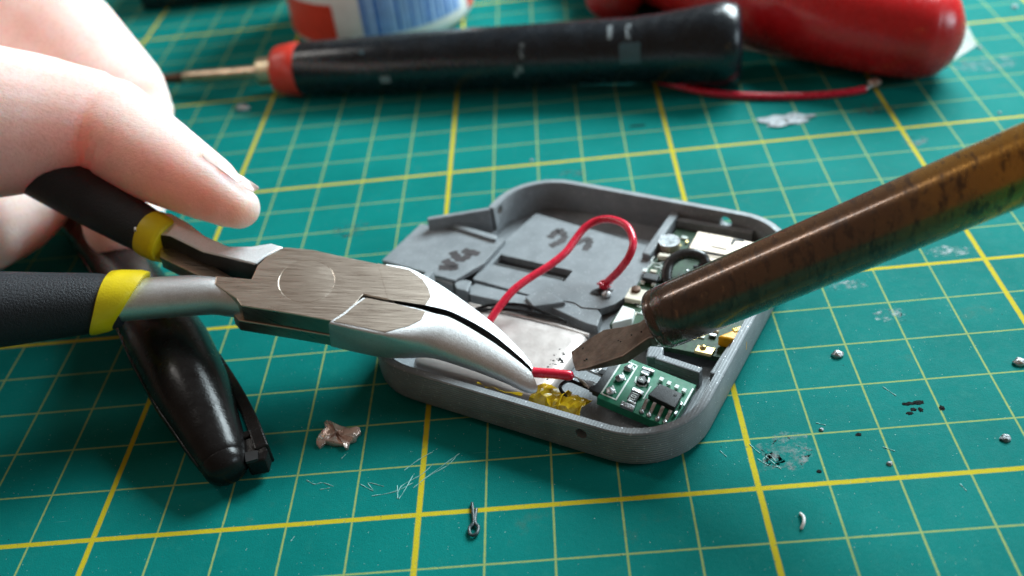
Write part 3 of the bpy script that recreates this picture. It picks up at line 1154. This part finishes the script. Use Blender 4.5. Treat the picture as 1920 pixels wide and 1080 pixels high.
# flats of the jaws are ground like the body
for gq, pts in ((None, [(686, 558), (740, 569), (798, 584), (790, 599), (766, 611), (722, 622), (626, 602), (647, 589), (664, 574)]), (None, [(728, 561.5), (798, 572), (808, 556), (803, 540), (792, 523), (768, 506), (708, 493.5)])):
    obj('ground_flat', G().prism([pp(x, y, .004) for x, y in pts], PN * -.03), MAT['brushed'], pliers)
# rivet ring in the body
rc = pp(575, 527)
ex = (pp(627, 527) - rc).normalized()
ey = PN.cross(ex)
rr = (pp(627, 529) - rc).length
rv = obj('rivet', G().tube([rc - PN * .02, rc + PN * .0005, rc + PN * .001], [rr, rr, rr * .985], 40), MAT['brushed'], pliers, smooth=30)
obj('rivet_edge', G().tube([rc + (ex * math.cos(a) + ey * math.sin(a)) * rr * 1.01 for a in [2 * math.pi * k / 48 for k in range(49)]], .0025, 5), MAT['brushed'], rv, smooth=60)
# grips and yellow collars
HZ = -.33


def grip(path, radii, col_at, name):
    P = [pp(x, y, HZ) for x, y in path]
    P = smooth_path(P, 5)
    R = lerp_list(radii, len(P))
    return obj(name, G().tube(P, [cmpx(r, p) for r, p in zip(R, P)], 28, .25), MAT['grip'], pliers, smooth=60)


gr1 = grip([(222, 566), (180, 568), (90, 574), (0, 580), (-140, 590), (-300, 600)], [45, 52, 58, 64, 68, 66], 0, 'grip')
gr2 = grip([(303, 447), (270, 430), (180, 378), (90, 322), (-10, 262), (-160, 180)], [39, 41, 47, 52, 56, 58], 0, 'grip')


def collar(a, b, ra, rb, lean, parent):
    """slanted rubber ring from pixel a to pixel b"""
    A, B = pp(*a, HZ), pp(*b, HZ)
    d = (B - A).normalized()
    x = PN.cross(d).normalized()
    y = d.cross(x)
    rings = []
    N = 36
    for off, ro, lead in ((.00, .93, 0), (.03, 1.0, 0), (.25, 1.03, .4), (.75, 1.03, .8), (.97, .98, 1), (1.0, .92, 1), (.98, .80, 1)):
        c = A.lerp(B, off)
        r = cmpx(ra + (rb - ra) * off, c) * ro
        rings.append([c + (x * math.cos(q) + y * math.sin(q)) * r + d * (lean * (1 + .9 * off) * (math.cos(q) * .75 + math.sin(q) * .66) + .03 * math.sin(3 * q + off)) * r for q in [2 * math.pi * k / N for k in range(N)]])
    return obj('collar', G().rings(rings), MAT['yellow'], parent, smooth=50)


collar((190, 568), (248, 563), 55, 49, .38, gr1)
collar((281, 436), (317, 455), 43, 41, .04, gr2)

# ------------------------------------------------------------------ hot soldering iron on the right
iron = thing('soldering_iron', 'brown heat stained soldering iron with chisel tip reaching into the case', 'soldering iron', Vector((3.9, 2.2, 1.5)))
A0 = Vector((4.37, 2.19, 1.76))
AD = (Vector((8.11, 1.41, 4.02)) - A0).normalized()
AB = A0 - AD * .66
MAT['bronze'] = bronze_material(AB, tuple(AD), 8)
x_ = AD.cross(Vector((0, 0, 1))).normalized()
y_ = AD.cross(x_)


def iron_lathe(prof, n=40):
    rings = [[AB + AD * s + (x_ * math.cos(a) + y_ * math.sin(a)) * r for a in [2 * math.pi * k / n for k in range(n)]] for s, r in prof]
    return G().rings(rings)


# sleeve coordinates are stored from AB so the tint starts at the tip end
BASES[iron.name] = AB
iron.location = AB * U
obj('sleeve', iron_lathe([(0, .40), (.02, .455), (.06, .478), (.14, .484), (.17, .466), (.19, .466), (.22, .492), (.5, .496), (1.5, .498), (4, .50), (9.6, .51)]), MAT['bronze'], iron, smooth=50)
obj('handle', iron_lathe([(9.4, .55), (9.5, 1.1), (9.8, 1.25), (10.2, 1.3), (10.4, 1.05), (11, 1.0), (13, 1.15), (17, 1.3), (20, 1.1), (20.3, .7)]), MAT['black_soft'], iron, smooth=50)
obj('sleeve_mouth', iron_lathe([(-.03, .30), (-.01, .37), (.01, .42), (.05, .43)]), MAT['sooty'], iron, smooth=50)
# chisel tip: neck that opens into a flat blade, then a slanted end
def tp(x, y, h=0.0):
    return at(x, y, .66 + (x - 1070) / 155 * .80 + h)


tipo = [(1222, 585), (1200, 603), (1172, 611), (1132, 617), (1100, 637), (1069, 660), (1073, 680), (1078, 696), (1100, 691), (1168, 668), (1196, 648), (1216, 634), (1240, 632)]
g = G()
top = [tp(x, y) for x, y in tipo]
tc_ = sum(top, Vector()) / len(top)
dn = []
for (x, y), p in zip(tipo, top):
    w = max(0, min(1, (x - 1070) / 90))
    dn.append(tc_.lerp(p, .86) * .0 + p + Vector((.05, .06, -.05 - .17 * w)))
g.prism(top, dn)
obj('chisel_tip', g, plain('oxidised_tip', (.150, .105, .080), .40, metal=.6, var=.30, vscale=5, bump=.005, bscale=22), iron, bevel=.03, seg=3)
g = G()
for k in range(7):
    x, y = random.uniform(1080, 1205), 0
    y = 690 - (x - 1072) * .42 - random.uniform(2, 34)
    g.blob(tp(x, y, .005), .012 + random.random() * .015, .010 + random.random() * .012, .008, k, .5, 2, 1)
fl_ = obj('flux_speck', g, MAT['burn'], iron)
fl_['kind'] = 'stuff'

# ------------------------------------------------------------------ glossy black pen under the pliers
pts = [((124, 372), 34), ((164, 425), 40), ((220, 495), 48), ((271, 570), 60), ((320, 655), 70), ((360, 735), 68), ((391, 802), 57), ((412, 848), 48), ((421, 868), 42)]
pen = thing('marker_pen', 'glossy black rounded plastic pen with side clip lying under the pliers', 'pen', at(380, 800, 0))
P, R = [], []
for (x, y), r in pts:
    p = at(x, y, .5)
    rc_ = cmpx(r, p)
    p = at(x, y, rc_)
    P.append(p)
    R.append(rc_)
Ps = smooth_path(P, 6)
Rs = lerp_list(R, len(Ps))
obj('barrel', G().tube(Ps, Rs, 36, .0), MAT['black_gloss'], pen, smooth=60)
e0, ed = Ps[-1], (Ps[-1] - Ps[-4]).normalized()
obj('end_cap', G().tube([e0 - ed * .02, e0 + ed * .02, e0 + ed * .10], [Rs[-1] * 1.02, Rs[-1] * 1.02, Rs[-1] * .98], 30, .62), MAT['black_gloss'], pen, smooth=60)
# parting line along the left flank
side_ = [p + Vector((-.80, -.45, .25)).normalized() * (r * 1.0) for p, r in zip(Ps, Rs)]
obj('parting_line', G().tube(side_[10:-2], .022, 6), MAT['black_soft'], pen, smooth=60)
# clip: a bar springing from the flank, joined at the end by a small block with an opening
clip = []
for (x, y), z in [((345, 590), .56), ((388, 645), .60), ((434, 715), .60), ((468, 780), .56), ((490, 838), .50)]:
    clip.append(at(x, y, z))
clip = smooth_path(clip, 5)
rings = []
for i, p in enumerate(clip):
    d = (clip[min(i + 1, len(clip) - 1)] - clip[max(i - 1, 0)]).normalized()
    s = Vector((0, 0, 1)).cross(d).normalized()
    w = .085 + .03 * i / len(clip)
    h = .40
    rings.append([p + s * w, p - s * w, p - s * w * 1.1 - ZZ * h, p + s * w * 1.1 - ZZ * h])
cl = obj('clip', G().rings(rings), MAT['black_gloss'], pen, bevel=.03)
g = G()
g.prism([at(448, 828, .48), at(480, 815, .52), at(502, 842, .48), at(497, 862, .42), at(462, 868, .42)], Vector((0, 0, -.30)))
obj('clip_foot', g, MAT['black_gloss'], cl, bevel=.03)
g = G()
g.prism([at(458, 848, .5), at(482, 844, .5), at(483, 860, .46), at(461, 866, .46)], Vector((0, 0, -.05)))
obj('clip_opening', g, MAT['dark_gap'], cl)
g = G()
g.prism([at(440, 815, .50), at(475, 802, .52), at(478, 812, .52), at(444, 826, .50)], Vector((0, 0, -.2)))
obj('clip_bridge', g, MAT['black_gloss'], cl, bevel=.02)

# ------------------------------------------------------------------ the other soldering iron, lying across the back
L0, L1, L2 = at(556, 130, .70), at(900, 116, .70), at(1372, 83, 1.0)
ax = (L2 - L0).normalized()
LEN = (L2 - L0).length
i2 = thing('soldering_iron', 'black handled soldering iron with red collar lying across the back of the mat', 'soldering iron', at(900, 165, 0))


def ax_lathe(name, o0, d, prof, m, parent, n=36, sm=50):
    x = d.cross(Vector((0, 0, 1))).normalized()
    y = d.cross(x)
    rings = [[o0 + d * s + (x * math.cos(a) + y * math.sin(a)) * r for a in [2 * math.pi * k / n for k in range(n)]] for s, r in prof]
    return obj(name, G().rings(rings), m, parent, smooth=sm)


hd = ax_lathe('handle', L0, ax, [(.10, .55), (.14, .66), (.25, .70), (2.5, .745), (5, .78), (7, .78), (LEN * .78, .78), (LEN * .84, .82), (LEN * .90, .90), (LEN * .95, .99), (LEN * .985, 1.03), (LEN * 1.01, .97), (LEN * 1.02, .84), (LEN * 1.022, .3)], MAT['black_soft'], i2)
rg = ax_lathe('red_collar', L0, ax, [(-.56, .48), (-.54, .58), (-.44, .64), (-.1, .69), (.10, .70), (.16, .67), (.17, .58)], MAT['red_ring'], i2)
ax_lathe('ferrule', L0, ax, [(-1.05, .16), (-1.04, .34), (-1.0, .36), (-.62, .37), (-.56, .40), (-.52, .40)], MAT['ferrule'], i2)
tipd = (at(285, 150, .36) - (L0 - ax * 1.0)).normalized()
sl = (at(285, 150, .36) - (L0 - ax * 1.0)).length
ax_lathe('shaft', L0 - ax * 1.0, tipd, [(0, .17), (sl * .45, .165), (sl * .68, .16), (sl * .70, .13)], MAT['shaft'], i2, 18)
ax_lathe('iron_tip', L0 - ax * 1.0, tipd, [(sl * .69, .13), (sl * .72, .15), (sl * .9, .12), (sl * 1.05, .06), (sl * 1.12, .02)], MAT['sooty'], i2, 18)
# details on the handle: a square button, two pale bars painted as its highlights, worn flecks
xs = ax.cross(Vector((0, 0, 1))).normalized()


def on_handle(px, py, r=.78):
    # where the sight line meets the handle's surface
    d = ray(px, py).normalized()
    w0 = CAM - L0
    a = d - ax * d.dot(ax)
    b = w0 - ax * w0.dot(ax)
    A, B, C_ = a.dot(a), 2 * a.dot(b), b.dot(b) - r * r
    disc = max(B * B - 4 * A * C_, 0)
    t = (-B - math.sqrt(disc)) / (2 * A)
    p = CAM + d * t
    n = (p - L0) - ax * (p - L0).dot(ax)
    return p, n.normalized()


def patch(name, px, py, wpx, hpx, m, thick=.02, bev=.01):
    p, n = on_handle(px, py)
    w, h = cmpx(wpx, p), cmpx(hpx, p)
    t = n.cross(ax).normalized()
    rows = []
    for k in range(-2, 3):
        a = k / 2 * (h / 2) / .78
        c = (n * math.cos(a) + t * math.sin(a))
        o = p - n * .78
        rows.append((o + c * (.78 + thick), o + c * .72))
    g = G()
    top = [r[0] - ax * w / 2 for r in rows] + [r[0] + ax * w / 2 for r in reversed(rows)]
    dn = [r[1] - ax * w / 2 for r in rows] + [r[1] + ax * w / 2 for r in reversed(rows)]
    g.prism(top, dn)
    return obj(name, g, m, i2, bevel=bev)


patch('square_button', 1181, 100, 38, 36, MAT['button_blue'], .03)
patch('highlight_bar', 1143, 60, 8, 30, MAT['mark_grey'], .01, .004)
patch('highlight_bar', 1178, 58, 8, 32, MAT['mark_grey'], .01, .004)
for x, y, w, h in [(722, 150, 22, 16), (978, 95, 8, 34), (975, 130, 14, 16), (968, 140, 8, 14), (1262, 70, 6, 18), (1318, 55, 10, 8), (676, 98, 8, 8), (1238, 100, 12, 12)]:
    patch('pale_fleck', x, y, w * .8, h * .8, MAT['mark_grey'] if h > w or x == 722 else MAT['button_blue'], .006, .003)

# ------------------------------------------------------------------ loose red wire at the back
P = smooth_path([at(x, y, .09) for x, y in [(1195, 140), (1240, 152), (1300, 168), (1370, 178), (1450, 181), (1530, 179), (1590, 173), (1622, 167)]], 6)
lw = thing('red_wire', 'loose red wire lying on the mat beside the black soldering iron', 'wire', P[0])
obj('insulation', G().tube(P, .085, 12, .3), MAT['red_wire'], lw, smooth=60)
obj('solder_blob', G().blob(at(1640, 155, .10), .16, .14, .10, 3, .4, 2, 3), MAT['pink_solder'], lw, smooth=60)
obj('bare_end', G().tube([P[-1], at(1635, 160, .09)], .05, 8), MAT['tin'], lw, smooth=60)

# ------------------------------------------------------------------ jar with barcode label
jc = at(722, 30, 0)
jc = Vector((jc.x, jc.y, 0))
JR = cmpx(163, jc)
jar = thing('jar', 'white round jar with red label and blue barcode standing behind the irons', 'jar', jc)


def jar_ring(r, z, n=64):
    return [jc + Vector((math.cos(2 * math.pi * k / n), math.sin(2 * math.pi * k / n), 0)) * r + ZZ * z for k in range(n)]


obj('body', G().rings([jar_ring(JR - .35, 0), jar_ring(JR - .12, .05), jar_ring(JR - .02, .2), jar_ring(JR, .4), jar_ring(JR, 3.2), jar_ring(JR - .1, 3.3)]), MAT['label_white'], jar, smooth=50)
obj('lid', G().rings([jar_ring(JR + .05, 3.25), jar_ring(JR + .08, 3.3), jar_ring(JR + .08, 3.9), jar_ring(JR - .05, 4.0)]), MAT['white_plastic'], jar, smooth=50)
to_cam = math.degrees(math.atan2(CAM.y - jc.y, CAM.x - jc.x))


def jpatch(name, a0, a1, z0, z1, m, off=.012, parent=None, z1b=None):
    n = max(2, int((a1 - a0) / 4))
    g = G()
    top, bot = [], []
    for k in range(n + 1):
        a = rad(to_cam + a0 + (a1 - a0) * k / n)
        d = Vector((math.cos(a), math.sin(a), 0))
        zz = z1 if z1b is None else z1 + (z1b - z1) * k / n
        top.append(jc + d * (JR + off) + ZZ * zz)
        bot.append(jc + d * (JR + off) + ZZ * z0)
    m_ = n + 1
    g.add(top + bot, [(k, k + 1, m_ + k + 1, m_ + k) for k in range(n)])
    return obj(name, g, m, parent or jar, smooth=80)


lab = jpatch('red_band', -88, -31, .30, 1.45, MAT['label_red'])
jpatch('red_band', 62, 74, .30, 3.0, MAT['label_red'])
a = -13.0
bars = [3, 1, 4, 2, 1.4, 3, 1, 1.2, 2.6, 1, 1.5, 3.4, 1, 2, 1.2, 2.5, 1, 1.6, 3, 1]
k = 0
bl = jpatch('barcode', -14, 52, .52, 1.70, MAT['label_blue_pale'], .013)
while a < 48:
    w = bars[k % len(bars)] * .75
    jpatch('barcode_bar', a, a + w, .54, 1.68, MAT['label_blue'], .016, bl)
    a += w + bars[(k + 7) % len(bars)] * .62 + .9
    k += 1

# ------------------------------------------------------------------ red tool handles on a clear film
h1 = thing('tool_handle', 'large glossy red rounded tool handle at the back right', 'tool handle', at(1600, 120, 0))
hp = [((1080, -130), 64), ((1230, -68), 70), ((1380, -22), 78), ((1540, 20), 86), ((1690, 52), 82), ((1738, 58), 78)]
P = []
R = []
for (x, y), r in hp:
    p = at(x, y, 1.0)
    rc_ = cmpx(r, p)
    P.append(at(x, y, rc_ + .03))
    R.append(rc_)
Ps = smooth_path(P, 6)
Rs = lerp_list(R, len(Ps))
obj('handle', G().tube(Ps, Rs, 36, .75), MAT['red_gloss'], h1, smooth=60)
obj('steel_neck', G().tube([Ps[0], Ps[0] + (Ps[0] - Ps[3]).normalized() * 3], [R[0] * .6, .5], 16), MAT['shaft'], h1, smooth=60)
h2 = thing('tool_handle', 'smaller dark red handle end just behind the black soldering iron', 'tool handle', at(1152, 20, 0))
Ps = smooth_path([at(1120, -190, .85), at(1140, -80, .85), at(1152, -14, .85)], 6)
obj('handle', G().tube(Ps, [cmpx(54, p) for p in Ps], 30, .7), MAT['red_gloss'], h2, smooth=60)
obj('steel_neck', G().tube([Ps[0], Ps[0] + (Ps[0] - Ps[3]).normalized() * 3], [.6, .4], 16), MAT['shaft'], h2, smooth=60)
fl = [(1376, 84), (1450, 102), (1560, 120), (1680, 134), (1745, 138), (1795, 108), (1832, 84), (1815, 50), (1790, -20), (1500, -60), (1330, -10)]
g = G().prism([at(x, y, .030 + .012 * math.sin(i * 2.1)) for i, (x, y) in enumerate(fl)], Vector((0, 0, -.012)))
film = obj('plastic_film', g, MAT['film'], base=at(1600, 110, 0))
tag(film, 'clear plastic film lying under the large red handle', 'plastic film')
fe = smooth_path([at(x, y, .05 + .02 * math.sin(i)) for i, (x, y) in enumerate(fl[:5])], 6)
obj('film_fold', G().tube(fe, [.05 * (.5 + .5 * abs(math.sin(i * .7))) for i in range(len(fe))], 6), MAT['film'], film)

# ------------------------------------------------------------------ black box at the top left edge
bx = thing('black_box', 'flat black box at the far left edge of the mat', 'box', at(420, 0, 0))
a_, b_ = at(268, 22, 0), at(560, -10, 0)
dirv = (b_ - a_)
back = Vector((-dirv.y, dirv.x, 0)).normalized() * 5
obj('box_body', G().box(a_, dirv * 1.1, back, Vector((0, 0, 1.4))), MAT['black_soft'], bx, bevel=.12)
obj('box_lid', G().box(a_ + Vector((0, 0, 1.42)) + dirv * .01, dirv * 1.08, back * .98, Vector((0, 0, .3))), MAT['black_soft'], bx, bevel=.1)

# ------------------------------------------------------------------ solder crumbs, trimmings
ol = [(440, 250), (520, 200), (600, 160), (680, 250), (900, 340), (1150, 370), (1480, 420), (1500, 520), (1380, 640), (1350, 760), (1180, 800), (1120, 980), (1060, 990), (1000, 880), (700, 880), (480, 820), (310, 960), (230, 880), (220, 700), (300, 570), (480, 420)]
ol = [at(580 + x / 15.43, 780 + y / 15.43, .002) for x, y in ol]
oc = sum(ol, Vector()) / len(ol)
g = G()
g.rings([[oc + (p - oc) * f + ZZ * (h * (1 + .5 * math.sin(i * 2.3))) for i, p in enumerate(ol)] for f, h in ((1, 0), (1.0, .045), (.88, .075), (.6, .075), (.3, .085), (.05, .085))])
tag(obj('solder_splash', g, MAT['pink_solder'], smooth=50, base=oc), 'flat pinkish splash of solder on the mat left of the case', 'solder splash')
tag(splat('solder_splash', 1476, 226, .46, .22, .06, MAT['dull_solder'], None, 9, .9, 2.0, 4), 'crusty grey solder smear below the loose red wire', 'solder splash')
for x, y, r, lab_ in [(1570, 666, .085, 'small solder ball on the mat right of the case'), (1911, 681, .09, 'solder ball at the right edge of the photo'),
                      (456, 205, .15, 'silver solder lump on the mat behind the thumb'), (997, 301, .035, 'tiny white crumb on the mat behind the case'),
                      (1902, 14, .07, 'solder crumb in the top right corner of the mat'), (1837, 90, .05, 'solder crumb at the corner of the clear film'), (1795, 93, .05, 'solder crumb touching the rounded end of the red handle'),
                      (1885, 823, .07, 'flat grey crumb near the right edge of the mat'), (1540, 806, .035, 'tiny white crumb right of the case corner'), (1668, 870, .04, 'tiny white crumb above the lower thick yellow line'),
                      (1874, 212, .035, 'dark crumb under the upper thick yellow line at right')]:
    tag(splat('solder_ball', x, y, r * 1.15, r, r * .8, MAT['solder'] if r > .075 and y > 150 else MAT['dull_solder'], None, x % 17, .25, 1.5, 3), lab_, 'solder crumb', 'solder crumbs on the mat')
# trimmed wire loop
lp = thing('wire_trimming', 'tiny dark trimming with a loop on the lower thick yellow line', 'wire trimming', at(888, 980, 0))
obj('loop', G().tube(smooth_path([at(885, 944, .03), at(887, 962, .04), at(888, 980, .04), at(880, 990, .04), at(883, 1003, .04), at(894, 1000, .05), at(897, 988, .04), at(891, 979, .04), at(893, 955, .03)], 5), .026, 7, 1), plain('dark_wire_scrap', (.03, .05, .055), .35), lp, smooth=60)
P = smooth_path([at(1501, 963, .02), at(1507, 970, .06), at(1507, 980, .06), at(1503, 990, .02)], 5)
tag(obj('wire_trimming', G().tube(P, .022, 7, 1), MAT['label_white'], smooth=60, base=P[0]), 'short curved white bristle on the mat at lower right', 'wire trimming')

# ------------------------------------------------------------------ the hand
CH = []          # (start, r0, end, r1)


def chain(pts):
    q = []
    for x, y, z, r in pts:
        p = at(x, y, z)
        q.append((p, cmpx(r, p)))
    for a, b in zip(q, q[1:]):
        CH.append((a[0], a[1], b[0], b[1]))
    return q


thumb = chain([(447, 389, 2.75, 40), (425, 376, 2.85, 49), (385, 350, 3.0, 62), (300, 302, 3.25, 78), (200, 240, 3.5, 90), (150, 236, 3.6, 103), (60, 230, 3.8, 118), (-80, 226, 4.1, 136), (-260, 190, 4.3, 135), (-480, 190, 4.6, 190)])
index = chain([(228, 420, 1.30, 66), (232, 390, 1.35, 70), (242, 300, 1.75, 74), (236, 205, 2.4, 80), (215, 175, 2.75, 88), (120, 88, 3.4, 103), (0, 5, 4.0, 116), (-140, -60, 4.6, 130), (-420, -60, 5.2, 200)])
middle = chain([(58, 372, 1.4, 68), (20, 400, 1.45, 74), (-40, 420, 1.6, 84), (-160, 330, 2.4, 100), (-260, 200, 3.2, 120), (-450, 60, 4.6, 190)])
ringf = chain([(-120, 560, 1.0, 70), (-200, 540, 1.3, 80), (-330, 420, 2.2, 95), (-400, 260, 3.2, 120), (-500, 120, 4.4, 190)])
little = chain([(-260, 640, 1.0, 60), (-330, 600, 1.2, 70), (-450, 480, 2.0, 85), (-500, 320, 3.2, 110), (-560, 180, 4.4, 180)])
palm = chain([(-420, -20, 5.0, 210), (-560, 180, 4.6, 230), (-900, 60, 5.5, 220)])
g = G()
for a, ra, b, rb in CH:
    g.tube([a, b], [ra, rb], 24, 1.0)
hb_ = at(200, 240, 3.4)
hand = obj('hand', g, MAT['skin'], smooth=180, base=hb_)
tag(hand, 'bare hand pinching the upper plier handle between thumb and finger', 'hand')
m = hand.modifiers.new('fuse', 'REMESH')
m.mode = 'VOXEL'
m.voxel_size = .05 * U
m = hand.modifiers.new('soft', 'SMOOTH')
m.factor = .6
m.iterations = 9
bake(hand)
# skin creases over the thumb joint, pressed into the fused surface
hand.data.shade_smooth()
crease = [((165, 262), (152, 300), (142, 335)), ((178, 275), (166, 310), (158, 338)), ((304, 182), (312, 186), (320, 190)), ((372, 291), (396, 306), (424, 333), (444, 350), (470, 366))]
mvec = [(v.co / U + hb_) for v in hand.data.vertices]
pl_ = []
for q in crease:
    pl_.append([ray(*w).normalized() for w in q])
for i, v in enumerate(hand.data.vertices):
    d = (mvec[i] - CAM)
    L = d.length
    d = d / L
    best = 9
    for q in pl_:
        for a, b in zip(q, q[1:]):
            ab = b - a
            t = max(0, min(1, (d - a).dot(ab) / ab.dot(ab)))
            best = min(best, (d - a - ab * t).length * L)
    if best < .16:
        v.co -= v.normal * (.035 * U) * math.exp(-(best / .055) ** 2)
# thumb nail: a curved plate that follows the thumb
bm = bmesh.new()
bm.from_mesh(hand.data)
tree = BVHTree.FromBMesh(bm)
rows = []
upper = [(376, 289), (400, 298), (425, 312), (452, 328), (473, 341), (488, 352)]
lower = [(384, 300), (406, 314), (428, 330), (446, 343), (460, 353), (474, 361)]
last = None
for (a, b) in zip(upper, lower):
    row = []
    for k in range(6):
        t = k / 5
        x, y = a[0] + (b[0] - a[0]) * t, a[1] + (b[1] - a[1]) * t
        d = ray(x, y).normalized()
        hit = tree.ray_cast((CAM - hb_) * U, d)
        if hit[0] is not None:
            p = hit[0] / U + hb_ + hit[1] * .010
            last = (p - CAM).dot(d)
            row.append(p)
        else:
            row.append(None)
    rows.append(row)
bm.free()
NV, NF = [], []
for i, row in enumerate(rows):
    ok = [p for p in row if p is not None]
    if not ok:
        ok = [NV[-1]]
    for k in range(6):
        p = row[k]
        if p is None:
            q = next((w for w in row[k:] if w is not None), ok[0])
            a, b = upper[i], lower[i]
            t = k / 5
            d = ray(a[0] + (b[0] - a[0]) * t, a[1] + (b[1] - a[1]) * t).normalized()
            p = CAM + d * ((q - CAM).length + .02)
        NV.append(p)
for i in range(len(rows) - 1):
    for k in range(5):
        NF.append((i * 6 + k, i * 6 + k + 1, (i + 1) * 6 + k + 1, (i + 1) * 6 + k))
nail = obj('thumbnail', G().add(NV, NF), MAT['nail'], hand, smooth=180)
m = nail.modifiers.new('thick', 'SOLIDIFY')
m.thickness = .02 * U
m.offset = -1
m = nail.modifiers.new('sub', 'SUBSURF')
m.levels = m.render_levels = 2
